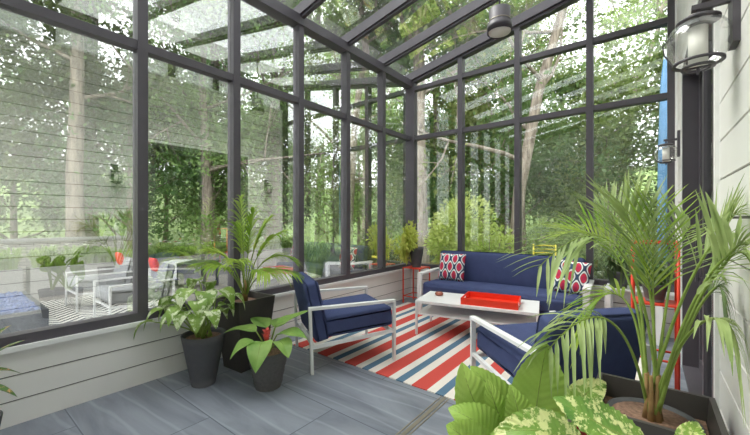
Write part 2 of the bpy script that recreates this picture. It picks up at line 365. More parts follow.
def siding(name, p0, p1, z0, z1, inward, exposure=.19, holes=(), thick=.16, phase=0):
    """board siding on a wall running p0->p1; boards 12 mm proud with a shadow gap below each; holes = (s0, s1, z0, z1)"""
    p0 = Vector((*p0, 0)); p1 = Vector((*p1, 0)); d = (p1-p0).normalized(); L = (p1-p0).length; n = Vector((*inward, 0))
    mb = MB(); mg = MB()
    def blk(m, s0, s1, a0, a1, t0, t1):
        if s1-s0 < .002 or a1-a0 < .002: return
        vs = [p0+d*s+n*t+Vector((0, 0, z)) for z in (a0, a1) for s, t in ((s0, t0), (s1, t0), (s1, t1), (s0, t1))]
        m.add(vs, [(3, 2, 1, 0), (4, 5, 6, 7), (0, 1, 5, 4), (1, 2, 6, 5), (2, 3, 7, 6), (3, 0, 4, 7)])
    def spans(a0, a1):
        sp = [(0, L)]
        for h in holes:
            if a1 > h[2]+1e-4 and a0 < h[3]-1e-4:
                sp = [q for s in sp for q in ((s[0], min(s[1], h[0])), (max(s[0], h[1]), s[1])) if q[1] > q[0]+1e-3]
        return sp
    zs = sorted({z0, z1, *[min(z1, max(z0, h[k])) for h in holes for k in (2, 3)]})
    for a0, a1 in zip(zs, zs[1:]):
        for s in spans(a0+1e-3, a1-1e-3): blk(mg, s[0], s[1], a0, a1, -thick, -.012)
    z = z0+phase-(exposure if phase else 0)
    while z < z1:
        a0, a1 = max(z, z0), min(z+exposure-.011, z1)
        if a1 > a0+.003:
            cuts = sorted({a0, a1, *[h[k] for h in holes for k in (2, 3) if a0 < h[k] < a1]})
            for b0, b1 in zip(cuts, cuts[1:]):
                for s in spans(b0+1e-4, b1-1e-4): blk(mb, s[0], s[1], b0, b1, -.013, 0)
        z += exposure
    w_ = struct(mg.obj(name, M['sidegap'])); b_ = mb.obj('siding_boards', M['siding'], w_); return w_
# knee walls under the glass
siding('wall_left', (XL, YF), (XL, YB), 0, ZC-.035, (1, 0), .171, thick=.15)
siding('wall_back', (XR-.002, YB), (XL, YB), 0, ZC-.035, (0, -1), .171, thick=.15)
# sill caps
n_trim = [0]
def trim(mb, mat):
    n_trim[0] += 1; return struct(mb.obj('trim_%d' % n_trim[0], mat))
m = MB(); m.box((XL-.15, YF, ZC-.034), (XL+.035, YB-.035, ZC)); trim(m, M['white'])
m = MB(); m.box((XL-.15, YB-.035, ZC-.034), (XR-.002, YB+.15, ZC)); trim(m, M['white'])
# house wall with the sliding door opening, and the closed end wall behind the camera
DY0, DY1, DZ = 2.42, 4.45, 2.83
siding('wall_right', (XR, YF), (XR, YB+.15), 0, 4.12, (-1, 0), .185, holes=((DY0-YF, DY1-YF, -.1, DZ),), thick=.2, phase=.12)
siding('wall_front', (XL, YF), (XR, YF), 0, 3.95, (0, 1), .185, thick=.2)
POSTY = [YB+.03-.865*k-(.04 if k > 5 else 0) for k in range(9)]          # glass wall posts and rafters share this spacing
POSTY = [y for y in POSTY if y > YF+.05]
m = MB(); m.add([(x, y, z) for y in (YF-.2, YF) for x, z in ((XL, 3.95), (XR, 3.95), (XR, 4.7), (XL, 3.97))], [(0, 1, 2, 3), (7, 6, 5, 4), (0, 4, 5, 1), (1, 5, 6, 2), (2, 6, 7, 3), (3, 7, 4, 0)]); trim(m, M['siding'])
# white panels between dark stub posts above the siding
def top_band():
    ys = [YB]+POSTY[1:]+[YF]
    for a, b in zip(ys, ys[1:]):
        m = MB(); m.box((XR, b+.07, 4.12), (XR+.012, a-.07, 4.62)); trim(m, M['acrylic'])
        m = MB(); m.box((XR+.01, a-.07, 4.12), (XR+.14, a+.07, 4.62)); trim(m, M['frame'])
    m = MB(); m.box((XR-.02, YF, 4.09), (XR+.15, YB, 4.13)); trim(m, M['white'])
top_band()

PW, PD = .078, .12                                 # post width and depth
n_win = [0]
def window_bay(axis,  a, b, c, zlo, zmid, zhi_a, zhi_b, last=False, first=False):
    """one bay of a glass wall between coordinates a<b along axis; frame (post on the a side, rails) and two panes"""
    n_win[0] += 1; root = sempty('window_%d' % n_win[0])
    def P(s, t, z): return (c+t, s, z) if axis == 'Y' else (s, c+t, z)
    def quad(m, s0, s1, t0, t1, z00, z01, z10, z11):   # z00..z01 at s0; z10..z11 at s1
        vs = [P(s0, t0, z00), P(s1, t0, z10), P(s1, t1, z10), P(s0, t1, z00), P(s0, t0, z01), P(s1, t0, z11), P(s1, t1, z11), P(s0, t1, z01)]
        m.add(vs, [(3, 2, 1, 0), (4, 5, 6, 7), (0, 1, 5, 4), (1, 2, 6, 5), (2, 3, 7, 6), (3, 0, 4, 7)])
    fr = MB(); h = PW/2; d0, d1 = -PD/2, PD/2
    top = lambda s: zhi_a+(zhi_b-zhi_a)*(s-a)/(b-a)
    quad(fr, a-h, a+h, d0, d1, zlo, top(a-h), zlo, top(a+h))
    if last: quad(fr, b-h, b+h, d0, d1, zlo, top(b-h), zlo, top(b+h))
    quad(fr, a+h, b-h, d0, d1, zlo, zlo+.07, zlo, zlo+.07)
    quad(fr, a+h, b-h, d0+.01, d1-.01, zmid-.036, zmid+.036, zmid-.036, zmid+.036)
    if axis == 'X': quad(fr, a+h, b-h, d0+.01, d1-.01, ZE-.03, ZE+.04, ZE-.03, ZE+.04)
    quad(fr, a+h, b-h, d0, d1, top(a+h)-.06, top(a+h), top(b-h)-.06, top(b-h))
    # slim glazing bead
    fr.obj('window_frame', M['frame'], root)
    g = .004
    pn = MB(); quad(pn, a+h, b-h, -g, g, zlo+.07, zmid-.036, zlo+.07, zmid-.036); pn.obj('window_pane', M['glass' if axis == 'Y' else 'glass_clear'], root)
    if axis == 'Y':
        pn = MB(); quad(pn, a+h, b-h, -g, g, zmid+.036, top(a+h)-.06, zmid+.036, top(b-h)-.06); pn.obj('window_pane', M['glass' if axis == 'Y' else 'glass_clear'], root)
    else:
        pn = MB(); quad(pn, a+h, b-h, -g, g, zmid+.036, ZE-.03, zmid+.036, ZE-.03); pn.obj('window_pane', M['glass' if axis == 'Y' else 'glass_clear'], root)
        if top(b-h)-.06 > ZE+.05:
            pn = MB(); quad(pn, a+h, b-h, -g, g, ZE+.04, max(ZE+.045, top(a+h)-.06), ZE+.04, top(b-h)-.06); pn.obj('window_pane', M['glass' if axis == 'Y' else 'glass_clear'], root)
    return root
ys = sorted(POSTY)
for a, b in zip(ys, ys[1:]):
    window_bay('Y', a, b, XL-.05, ZC, ZR, ZE+.13, ZE+.13, last=(b == ys[-1]))
window_bay('Y', YF+.05, ys[0], XL-.05, ZC, ZR, ZE+.13, ZE+.13)
xs = [XL+.03, -2.44, -1.53, -.60, .235]
for i, (a, b) in enumerate(zip(xs, xs[1:])):
    window_bay('X', a, b, YB+.05, ZC, ZR, roofz(a)+.02, roofz(b)+.02, last=(i == 3))
# eave beam
m = MB(); m.box((XL-.13, YF, ZE+.04), (XL+.03, YB+.12, ZE+.16)); trim(m, M['frame'])
# rafters
RH = .13
for y in POSTY:
    m = MB(); wd = .1 if y < YB-.1 else .16
    x0, x1 = XL-.1, XR+.12
    vs = [(x, yy, z) for x in (x0, x1) for yy, z in ((y-wd/2, roofz(x)), (y+wd/2, roofz(x)), (y+wd/2, roofz(x)+RH), (y-wd/2, roofz(x)+RH))]
    m.add(vs, [(0, 1, 2, 3), (7, 6, 5, 4), (0, 4, 5, 1), (1, 5, 6, 2), (2, 6, 7, 3), (3, 7, 4, 0)]); trim(m, M['frame'])
    m = MB(); vs = [(x, yy, z) for x in (x0, x1) for yy, z in ((y-.025, roofz(x)-.03), (y+.025, roofz(x)-.03), (y+.025, roofz(x)), (y-.025, roofz(x)))]
    m.add(vs, [(0, 1, 2, 3), (7, 6, 5, 4), (0, 4, 5, 1), (1, 5, 6, 2), (2, 6, 7, 3), (3, 7, 4, 0)]); trim(m, M['frame'])
# roof panes and the pale roof shades drawn part way down from the house
ysr = sorted(POSTY+[YF-.02])
for a, b in zip(ysr, ysr[1:]):
    n_win[0] += 1; root = sempty('window_%d' % n_win[0])
    wa, wb = .05, .05 if b < YB-.1 else .08
    def slab(x0, x1, dz, th, ya, yb):
        vs = [(x, yy, roofz(x)+dz+t) for x in (x0, x1) for yy, t in ((ya, 0), (yb, 0), (yb, th), (ya, th))]
        return MB().add(vs, [(0, 1, 2, 3), (7, 6, 5, 4), (0, 4, 5, 1), (1, 5, 6, 2), (2, 6, 7, 3), (3, 7, 4, 0)])
    slab(XL-.1, XR+.12, RH-.03, .008, a+wa, b-wb).obj('roof_pane', M['roofglass'], root)
    slab(-.95, XR-.02, RH-.07, .006, a+wa+.03, b-wb-.03).obj('roof_shade', M['acrylic'], root)
# ridge trim at the house
m = MB(); m.box((XR-.03, YF, 4.62), (XR+.16, YB+.1, 4.86)); trim(m, M['frame'])
# corner board between door and back glass
m = MB(); m.box((XR-.018, YB-.1, 0), (XR+.02, YB-.012, 4.1)); trim(m, M['panel'])
# linear drain in the floor
m = MB(); m.box((-1.265, YF, 0), (-1.235, YB-.3, .003)); m.box((-1.222, YF, 0), (-1.212, YB-.3, .003)); m.box((-1.288, YF, 0), (-1.278, YB-.3, .003)); trim(m, M['brass'])
# sliding door in the house wall
door = sempty('door_1')
m = MB(); x0, x1 = XR-.012, XR+.16
m.box((x0, DY0, 0), (x1, DY0+.08, DZ)); m.box((x0, DY1-.08, 0), (x1, DY1, DZ)); m.box((x0, DY0+.08, DZ-.08), (x1, DY1-.08, DZ)); m.box((x0, DY0+.08, 0), (x1, DY1-.08, .03))
m.obj('door_frame', M['frame'], door)
mid = (DY0+DY1)/2
for i, (a, b, xo) in enumerate(((DY0+.08, mid+.04, XR+.04), (mid-.04, DY1-.08, XR+.10))):
    m = MB(); t = .045; f = .075
    m.box((xo, a, .03), (xo+t, a+f, DZ-.08)); m.box((xo, b-f, .03), (xo+t, b, DZ-.08)); m.box((xo, a+f, .03), (xo+t, b-f, .13)); m.box((xo, a+f, DZ-.16), (xo+t, b-f, DZ-.08))
    pnl = m.obj('door_panel', M['frame'], door)
    MB().box((xo+.02, a+f, .13), (xo+.026, b-f, DZ-.16)).obj('door_pane', M['roofglass'], pnl)
    if i == 0: MB().bar((xo-.03, b-.04, .95), (xo-.03, b-.04, 1.25), .02, .02).box((xo-.03, b-.05, .96), (xo, b-.03, .98)).box((xo-.03, b-.05, 1.22), (xo, b-.03, 1.24)).obj('door_handle', M['frame'], pnl)
m = MB(); m.box((XR-.016, DY0-.05, 0), (XR+.02, DY0, DZ+.05)); m.box((XR-.016, DY1, 0), (XR+.02, DY1+.05, DZ+.05)); m.box((XR-.016, DY0, DZ), (XR+.02, DY1, DZ+.05)); trim(m, M['panel'])
# dim room behind the door
m = MB(); m.box((XR+.2, DY0-1, -.1), (XR+3, DY1+1, 0)); m.box((XR+.2, DY0-1, 2.9), (XR+3, DY1+1, 3)); m.box((XR+3, DY0-1, 0), (XR+3.1, DY1+1, 2.9))
m.box((XR+.2, DY0-1.1, 0), (XR+3, DY0-1, 2.9)); m.box((XR+.2, DY1+1, 0), (XR+3, DY1+1.1, 2.9)); struct(m.obj('wall_interior', M['darkroom']))

# ------------------------------------------------------------------ outside ground
PZ = -.15
struct(MB().box((-10.6, -4, PZ-.1), (XL-.16, 9, PZ)).obj('patio_floor', M['paver']))
def terrain():
    m = MB(); nx = 46; ny = 46; x0, x1, y0, y1 = -48, 30, -16, 48
    rnd = random.Random(3)
    for j in range(ny+1):
        for i in range(nx+1):
            x = x0+(x1-x0)*i/nx; y = y0+(y1-y0)*j/ny
            d = max(0, max(-x-16, y-17, x-12)); z = -.3+min(5.5, d*.34)+(rnd.random()*.35 if d > 0 else 0)
            m.v.append((x, y, z))
    for j in range(ny):
        for i in range(nx):
            a = j*(nx+1)+i; m.f.append((a, a+1, a+nx+2, a+nx+1)); m.smooth.append(True)
    struct(m.obj('ground', M['ground']))
terrain()

# ------------------------------------------------------------------ trees and shrubs
def leaf_poly(m, p, d, n, L, W):
    """small folded leaf: 4 triangles"""
    s = d.cross(n).normalized(); k = len(m.v)
    a = p; t = p+d*L; l = p+d*L*.45+s*W*.5+n*W*.12; r = p+d*L*.45-s*W*.5+n*W*.12
    m.v += [tuple(a), tuple(r), tuple(t), tuple(l)]; m.f += [(k, k+1, k+2), (k, k+2, k+3)]; m.smooth += [False, False]
def rv(rnd):
    while True:
        v = Vector((rnd.uniform(-1, 1), rnd.uniform(-1, 1), rnd.uniform(-1, 1)))
        if .05 < v.length < 1: return v.normalized()
def grow(seed, h, r0, start, spread, levels, nleaf, lsize, up=.35, nb=7, lean=(0, 0), cluster=.5):
    rnd = random.Random(seed); wood = MB(); tips = []
    def branch(p, d, L, r, lev):
        n = 5; pts = [p.copy()]; rad = [r]
        q = p.copy(); dd = d.copy()
        for i in range(n):
            dd = (dd+rv(rnd)*.22+Vector((0, 0, .08 if lev else 0))).normalized(); q = q+dd*L/n
            pts.append(q.copy()); rad.append(r*(1-.75*(i+1)/n))
            if lev >= 1: tips.append((q.copy(), lev))
        wood.tube(pts, rad, 5 if lev else 10, caps=False)
        if lev < levels:
            for k in range(nb-2 if lev else nb):
                t = rnd.uniform(.25, 1); idx = min(n-1, int(t*n)); b = pts[idx].lerp(pts[idx+1], t*n-idx if t < 1 else 1)
                nd = (dd*.5+rv(rnd)*.9+Vector((0, 0, up*.5))).normalized()
                branch(b, nd, L*rnd.uniform(.45, .7), rad[idx]*.6, lev+1)
    # trunk
    n = 9; pts = []; rad = []
    for i in range(n+1):
        t = i/n; pts.append(Vector((lean[0]*t*t*h+rnd.uniform(-1, 1)*.025*h*t*.5, lean[1]*t*t*h+rnd.uniform(-1, 1)*.025*h*t*.5, h*t*.9))); rad.append(r0*(1.25 if i == 0 else 1)*(1-.7*t))
    wood.tube(pts, rad, 12, caps=False)
    for k in range(nb+4):
        t = start+(1-start)*(k+rnd.random())/(nb+4); idx = min(n-1, int(t*n)); b = pts[idx].lerp(pts[idx+1], t*n-idx)
        a = rnd.uniform(0, 2*PI); nd = Vector((math.cos(a), math.sin(a), up+rnd.uniform(-.1, .35))).normalized()
        branch(b, nd, spread*rnd.uniform(.65, 1.1)*(1-.35*t), rad[idx]*.45, 1)
    lv = MB()
    for i in range(nleaf):
        p, lev = rnd.choice(tips); c = p+rv(rnd)*cluster*abs(rnd.gauss(0, .7))
        d = (rv(rnd)+Vector((0, 0, -.25))).normalized(); nn = (rv(rnd)+Vector((0, 0, 1.2))).normalized()
        L = lsize*rnd.uniform(.6, 1.3); leaf_poly(lv, c, d, nn, L, L*.62)
    return wood.mesh('trunk', M['bark']), lv
def cp(src, name, parent, mat=None):
    o = bpy.data.objects.new(name, src); COL.objects.link(o); o.parent = parent; return o
def bush_leaves(seed, r, h, nleaf, lsize, lumps=9, blade=.62):
    rnd = random.Random(seed); lv = MB(); cs = []
    for k in range(lumps):
        a = rnd.uniform(0, 2*PI); q = rnd.uniform(.1, .75)*r; zz = rnd.uniform(.15, .8)*h
        cs.append((Vector((q*math.cos(a), q*math.sin(a), zz)), rnd.uniform(.35, .55)*min(r, h)))
    for i in range(nleaf):
        c, rr = rnd.choice(cs); v = rv(rnd); p = c+v*rr*rnd.uniform(.6, 1.05)
        if p.z < .03: p.z = rnd.uniform(.03, .4*h)
        d = (v+rv(rnd)*.8).normalized(); nn = (rv(rnd)+Vector((0, 0, 1))).normalized(); L = lsize*rnd.uniform(.6, 1.3)
        leaf_poly(lv, p, d, nn, L, L*blade)
    return lv
def bush_stems(seed, r, h, n=7, rad=.02):
    rnd = random.Random(seed); m = MB()
    for k in range(n):
        a = rnd.uniform(0, 2*PI); q = r*.6*rnd.random()
        m.tube([(0.03*math.cos(a), .03*math.sin(a), 0), (q*.4*math.cos(a), q*.4*math.sin(a), h*.45), (q*math.cos(a), q*math.sin(a), h*.85)], [rad, rad*.7, rad*.3], 6)
    return m
# prototypes (wood mesh, leaf mesh)
PT = {}
for key, args in {'tall': (11, 15, .26, .38, 4.6, 3, 17000, .17), 'tall2': (12, 13, .2, .30, 4.0, 3, 16000, .16), 'lacy': (14, 13, .19, .24, 5.0, 3, 5200, .13),
                  'low': (13, 6.5, .11, .12, 2.6, 3, 14000, .14), 'low2': (17, 5, .09, .08, 2.4, 3, 13000, .13)}.items():
    sd_, h, r0, st, sp, lv, nl, ls = args
    wd, lf = grow(sd_, h, r0, st, sp, lv, nl, ls, cluster=.75 if key[:3] == 'low' else .55, nb=6, lean=(.24, .05) if key == 'lacy' else (0, 0))
    PT[key] = (wd, lf.mesh('crown', M['leaf_dark']), None)
def relm(key, mat):
    me = PT[key][1].copy(); me.materials.clear(); me.materials.append(M[mat]); return (PT[key][0], me, None)
PT['tall_m'] = relm('tall', 'leaf_mid'); PT['lacy_m'] = relm('lacy', 'leaf_mid'); PT['low_m'] = relm('low', 'leaf_mid'); PT['low2_m'] = relm('low2', 'leaf_mid')
def gz(x, y):
    d = max(0, max(-x-16, y-17, x-12)); return -.3+min(5.5, d*.34)
def tree(key, x, y, label, group, sc=1.0, rz=0, name='tree', cat='tree'):
    t = thing(name, label, cat, (x, y, gz(x, y)-.02), rz, group); t.scale = (sc, sc, sc)
    cp(PT[key][0], 'trunk', t); cp(PT[key][1], 'crown', t); return t
rt = random.Random(21)
# tall trees that can be told apart
tree('tall', -6.3, 10.6, 'large tree with a thick pale trunk right behind the far corner post', None, 1.15, 1.0)
tree('lacy_m', -2.9, 10.0, 'spreading tree with long bare limbs against the sky behind the sofa', None, 1.0, .1)
tree('lacy_m', 1.9, 9.6, 'lacy branched tree reaching over the far right glass beside the lantern', None, .95, 3.3)
tree('tall2', -12.6, 2.5, 'straight trunked tree rising behind the stone wall and the outdoor armchairs', None, 1.15, .4)
tree('tall_m', -12.9, .5, 'tall tree at the far left behind the fire pit planters', None, 1.0, 3.0)
tree('tall', -9.6, 11.5, 'tall dark tree behind the ornamental grass clump at the patio end', None, 1.0, 5.1)
tree('lacy_m', -12.2, 6.0, 'feathery tall tree behind the draped patio table', None, 1.05, 2.6)
for x, y, k in [(-16, -3, 'tall2'), (-14.6, -1.2, 'tall_m'), (-15, 3.4, 'tall2'), (-14.5, 7.4, 'tall'), (-12.6, 9.2, 'tall_m'), (-18, 0.5, 'tall'), (-8, 15, 'tall2'), (-18, 4, 'tall'), (-17.5, 9, 'tall2'), (-15, 14, 'tall_m'), (-10.5, 17, 'tall2'), (-6, 18.5, 'tall_m'), (-1, 17, 'lacy_m'), (4, 15, 'lacy'), (8, 18, 'tall_m'), (-20, 16, 'tall'), (-4.2, 14.2, 'lacy'), (1.0, 22, 'tall')]:
    tree(k, x, y, 'tall woodland tree standing deep in the woods beyond the garden', 'tall trees deep in the woods', rt.uniform(.9, 1.15), rt.uniform(0, 6))
for x, y, k in [(-14.5, 1.5, 'low'), (-14, 4.2, 'low2'), (-13.4, 6.8, 'low_m'), (-13.2, 9.3, 'low'), (-11.8, 11.8, 'low2_m'), (-9.6, 13.8, 'low'), (-7.7, 12.6, 'low2'), (-5.6, 14.6, 'low_m'), (-3.4, 12.8, 'low2'),
                (-1.0, 13.2, 'low_m'), (1.4, 12.6, 'low'), (3.8, 12.4, 'low2_m'), (6.5, 13, 'low'), (-15.5, -1.5, 'low_m'), (-17, 6.5, 'low'), (-16, 11, 'low2'), (-13, 15.5, 'low'), (-8.5, 17, 'low_m'), (-3, 18, 'low'), (2.5, 17.5, 'low2_m'), (6, 9.5, 'low2')]:
    tree(k, x, y, 'low bushy tree filling the understory beyond the patio and glass', 'bushy understory trees', rt.uniform(.85, 1.15), rt.uniform(0, 6), 'understory_tree')

def shrub(name, label, cat, loc, r, h, n, ls, mat, seed, group=None, stems=.02, lumps=10, blade=.62):
    t = thing(name, label, cat, loc, 0, group)
    bush_leaves(seed, r, h, n, ls, lumps, blade).obj('foliage', M[mat], t); bush_stems(seed, r, h, rad=stems).obj('stem', M['bark'], t); return t
shrub('garden_shrub', 'big rounded yellow-green shrub outside the back glass beside the thick trunk', 'shrub', (-4.1, 8.6, -.28), 1.25, 2.3, 4200, .12, 'leaf_yel', 4)
shrub('garden_shrub', 'lower yellow-green shrub behind the left end of the sofa', 'shrub', (-2.75, 7.7, -.28), .75, 1.5, 2400, .10, 'leaf_yel', 5)
shrub('garden_shrub', 'green shrub outside behind the middle of the sofa back', 'shrub', (-1.6, 9.3, -.28), 1.1, 1.6, 2600, .12, 'leaf_mid', 6)
shrub('garden_shrub', 'dark green shrub outside behind the patterned cushion by the white side table', 'shrub', (-.35, 8.4, -.28), .9, 1.5, 2200, .12, 'leaf_dark', 8)
shrub('garden_shrub', 'rounded lime coloured bush at the patio end near the corner post', 'shrub', (-6.9, 8.8, PZ), .65, 1.15, 2200, .09, 'leaf_yel', 9)

def blades(seed, r, h, n, wd=.012, spread=.5, cols=1):
    rnd = random.Random(seed); m = MB()
    for i in range(n):
        a = rnd.uniform(0, 2*PI); q = r*.35*rnd.random(); p = Vector((q*math.cos(a), q*math.sin(a), 0)); hh = h*rnd.uniform(.6, 1.05); out = Vector((math.cos(a), math.sin(a), 0))*r*rnd.uniform(.3, 1)*spread*2
        s = Vector((-math.sin(a), math.cos(a), 0))*wd; k = len(m.v)
        c1 = p+out*.25+Vector((0, 0, hh*.65)); c2 = p+out*.65+Vector((0, 0, hh*.98)); c3 = p+out+Vector((0, 0, hh*.82))
        for c, f in ((p, .7), (c1, 1), (c2, .8)):
            m.v += [tuple(c-s*f), tuple(c+s*f)]
        m.v.append(tuple(c3)); m.f += [(k, k+1, k+3, k+2), (k+2, k+3, k+5, k+4), (k+4, k+5, k+6)]; m.smooth += [True]*3
    return m
t = thing('ornamental_grass', 'clump of bright arching grass standing left of the white garden bench', 'ornamental grass', (-7.1, 6.45, PZ))
blades(3, .55, .95, 420, .014).obj('foliage', M['leaf_grass'], t)

# planters along the patio edge with grasses and flowers
PLY = [(-2.2, -.6), (-.5, 1.1), (1.2, 2.8), (2.9, 4.5), (4.6, 6.2), (6.3, 7.9)]
PLAB = ['long concrete planter box at the far left behind the fire pit', 'long concrete planter box of pale grass left of the outdoor armchairs', 'long concrete planter box behind the farther outdoor armchair',
        'long concrete planter box behind the coral cushions', 'long concrete planter box of white flowers behind the draped table', 'long concrete planter box at the far end of the patio row']
for i, (a, b) in enumerate(PLY):
    t = thing('concrete_planter', PLAB[i], 'planter', (-9.75, (a+b)/2, PZ)); hl = (b-a)/2; m = MB(); hh = .6
    m.box((-.26, -hl, 0), (.26, hl, .06)); m.box((-.26, -hl, .06), (-.21, hl, hh)); m.box((.21, -hl, .06), (.26, hl, hh)); m.box((-.21, -hl, .06), (.21, -hl+.05, hh)); m.box((-.21, hl-.05, .06), (.21, hl, hh))
    m.obj('planter_box', M['concrete'], t); MB().box((-.21, -hl+.05, .06), (.21, hl-.05, hh-.05)).obj('soil', M['soil'], t)
    m = MB(); fw = MB(); fp = MB(); rr = random.Random(40+i)
    for k in range(9):
        y = -hl+.14+(2*hl-.28)*k/8; b_ = blades(100+i*10+k, .26, rr.uniform(.3, .5), 90, .010)
        m.add([(v[0]+rr.uniform(-.05, .05)*0, v[1]+y, v[2]+hh-.06) for v in b_.v], b_.f, True)
        fw = MB()
        for q in range(3):
            tgt = fw
            p = Vector((rr.uniform(-.16, .16), y+rr.uniform(-.1, .1), hh+rr.uniform(.22, .5)))
            for e in range(5):
                an = e*2*PI/5; leaf_poly(tgt, p, Vector((math.cos(an), math.sin(an), .4)).normalized(), Vector((0, 0, 1)), .06, .045)
            fw.obj('flower', M['flower_pink' if (i in (3, 5) and q % 2) else 'flower_white'], t); fw = MB()
    m.obj('foliage', M['leaf_grass'], t)
t = thing('stone_wall', 'low grey stacked stone garden wall with a flat cap behind the planters', 'garden wall', (-10.9, .2, -.3))
MB().box((-.15, -4, 0), (.15, 2.9, 1.22)).obj('masonry', M['stone'], t); MB().box((-.2, -4.03, 1.22), (.2, 2.93, 1.28)).obj('cap', M['concrete'], t)

# fire pit
t = thing('fire_pit', 'black stone fire pit trough filled with blue glass beads on the patio', 'fire pit', (-7.3, .6, PZ))
m = MB(); X0, X1, Y0_, Y1_, H_ = -1.0, .95, -.38, .38, .35
m.box((X0, Y0_, 0), (X1, Y1_, .22)); m.box((X0, Y0_, .22), (X1, Y0_+.05, H_)); m.box((X0, Y1_-.05, .22), (X1, Y1_, H_)); m.box((X0, Y0_+.05, .22), (X0+.05, Y1_-.05, H_)); m.box((X1-.05, Y0_+.05, .22), (X1, Y1_-.05, H_))
m.obj('trough', M['firebox'], t)
m = MB(); rr = random.Random(5)
for k in range(900):
    x = rr.uniform(X0+.08, X1-.08); y = rr.uniform(Y0_+.08, Y1_-.08); z = .335+rr.uniform(0, .03); s = rr.uniform(.016, .028)
    p = Vector((x, y, z)); a = rv(rr)*s; b_ = a.orthogonal().normalized()*s; c_ = a.cross(b_).normalized()*s; k0 = len(m.v)
    m.v += [tuple(p+a), tuple(p-a), tuple(p+b_), tuple(p-b_), tuple(p+c_), tuple(p-c_)]
    m.f += [(k0+i, k0+j, k0+l) for i, j, l in ((0, 2, 4), (2, 1, 4), (1, 3, 4), (3, 0, 4), (2, 0, 5), (1, 2, 5), (3, 1, 5), (0, 3, 5))]; m.smooth += [False]*8
gb = m.obj('fire_glass', M['beads'], t); gb['kind'] = 'stuff'
MB().box((X0+.05, Y0_+.05, .22), (X1-.05, Y1_-.05, .335)).obj('glass_bed', M['beads'], t)
# zigzag outdoor rug
tag(MB().box((-9.0, 1.08, PZ), (-5.3, 2.9, PZ+.008)).obj('outdoor_rug', M['zebra']), 'black and white zigzag outdoor rug under the grey armchairs', 'rug')

# ------------------------------------------------------------------ furniture
def armchair(label, loc, rz, fabric, group=None, name='armchair'):
    """faces +Y; white flat-bar frame, block seat and reclined back"""
    t = thing(name, label, 'armchair', loc, rz, group); W, D = .375, .42
    for sx in (-1, 1):
        x = sx*W
        MB().bar((x, D, 0), (x, D, .578), .04, .024, (0, 1, 0)).obj('leg', M['white'], t)
        MB().bar((x, -D+.02, 0), (x, -D, .578), .04, .024, (0, 1, 0)).obj('leg', M['white'], t)
        MB().bar((x, -D-.012, .59), (x, D+.012, .59), .05, .024).obj('armrest', M['white'], t)
    m = MB()
    for sx in (-1, 1): m.bar((sx*W, -D+.015, .24), (sx*W, D-.005, .295), .03, .03)
    m.bar((-W+.02, D-.02, .29), (W-.02, D-.02, .29), .03, .03); m.bar((-W+.02, -D+.04, .245), (W-.02, -D+.04, .245), .03, .03); m.obj('seat_frame', M['white'], t)
    rounded('seat', (.70, .68, .19), M[fabric], t, (0, .08, .412), (R(3.5), 0, 0), .03, 4, .018)
    rounded('backrest', (.70, .14, .56), M[fabric], t, (0, -.345, .545), (R(12), 0, 0), .035, 4, .02)
    return t
# interior armchairs
armchair('navy armchair with white metal arms standing by the glass wall beside the potted plants', (-2.51, 2.65, .008), R(-29), 'navy')
armchair('navy armchair seen from behind in front of the square planter with the large palm', (-.56, 2.76, .008), R(50), 'navy')
# outdoor armchairs
armchair('grey outdoor armchair nearest the glass, its seat half behind the post', (-6.35, 1.98, PZ+.008), PI, 'grey_fabric')
armchair('grey outdoor armchair farther out on the patio beside the planters', (-7.86, 1.92, PZ+.008), PI, 'grey_fabric')

def sofa():
    t = thing('sofa', 'long navy sofa with white flat arms along the back glass wall', 'sofa', (-1.62, 4.92, .008), R(3)); W = 1.06; D = .38
    for sx in (-1, 1):
        x = sx*W
        MB().bar((x, -D, 0), (x, -D, .578), .07, .03, (0, 1, 0)).obj('leg', M['white'], t); MB().bar((x, D-.03, -.008), (x, D-.03, .578), .07, .03, (0, 1, 0)).obj('leg', M['white'], t)
        MB().bar((x, -D-.012, .592), (x, D, .592), .08, .028).obj('armrest', M['white'], t)
    m = MB(); m.bar((-W, -D+.03, .2), (W, -D+.03, .2), .03, .04); m.bar((-W, D-.03, .2), (W, D-.03, .2), .03, .04); m.obj('seat_frame', M['white'], t)
    rounded('seat', (2.03, .74, .24), M['navy'], t, (0, -.03, .345), (R(-2), 0, 0), .045, 4, .015)
    rounded('backrest', (2.03, .15, .48), M['navy'], t, (0, .26, .655), (R(-10), 0, 0), .05, 4, .02)
    return t
sofa()
def cushion(name, label, loc, rot, mat, w=.46, th=.15, cat='cushion'):
    bm = bmesh.new(); n = 14; vs = {}
    for s in (-1, 1):
        for j in range(n+1):
            for i in range(n+1):
                u = i/n*2-1; v = j/n*2-1
                pin = 1-.07*(1-abs(u*v))*0
                x = u*w/2*(1-.06*(1-v*v)*-1*0-.05*(1-abs(v))*abs(u)); z = v*w/2*(1-.05*(1-abs(u))*abs(v))
                y = s*th/2*((1-u**4)*(1-v**4))**.6
                if abs(u) == 1 or abs(v) == 1:
                    if s == 1: vs[(1, i, j)] = vs[(-1, i, j)]; continue
                    y = 0
                vs[(s, i, j)] = bm.verts.new((x, y, z))
        for j in range(n):
            for i in range(n):
                q = [vs[(s, i, j)], vs[(s, i+1, j)], vs[(s, i+1, j+1)], vs[(s, i, j+1)]]
                bm.faces.new(q if s < 0 else q[::-1]).smooth = True
    me = bpy.data.meshes.new(name); bm.to_mesh(me); bm.free(); me.materials.append(M[mat])
    o = bpy.data.objects.new(name, me); COL.objects.link(o); o.location = loc; o.rotation_euler = rot; tag(o, label, cat); return o
cushion('throw_pillow', 'pink and navy ogee print pillow at the left end of the sofa', (-2.36, 4.93, .675), (R(-14), 0, R(3)), 'ogee', .42, .15, 'pillow')
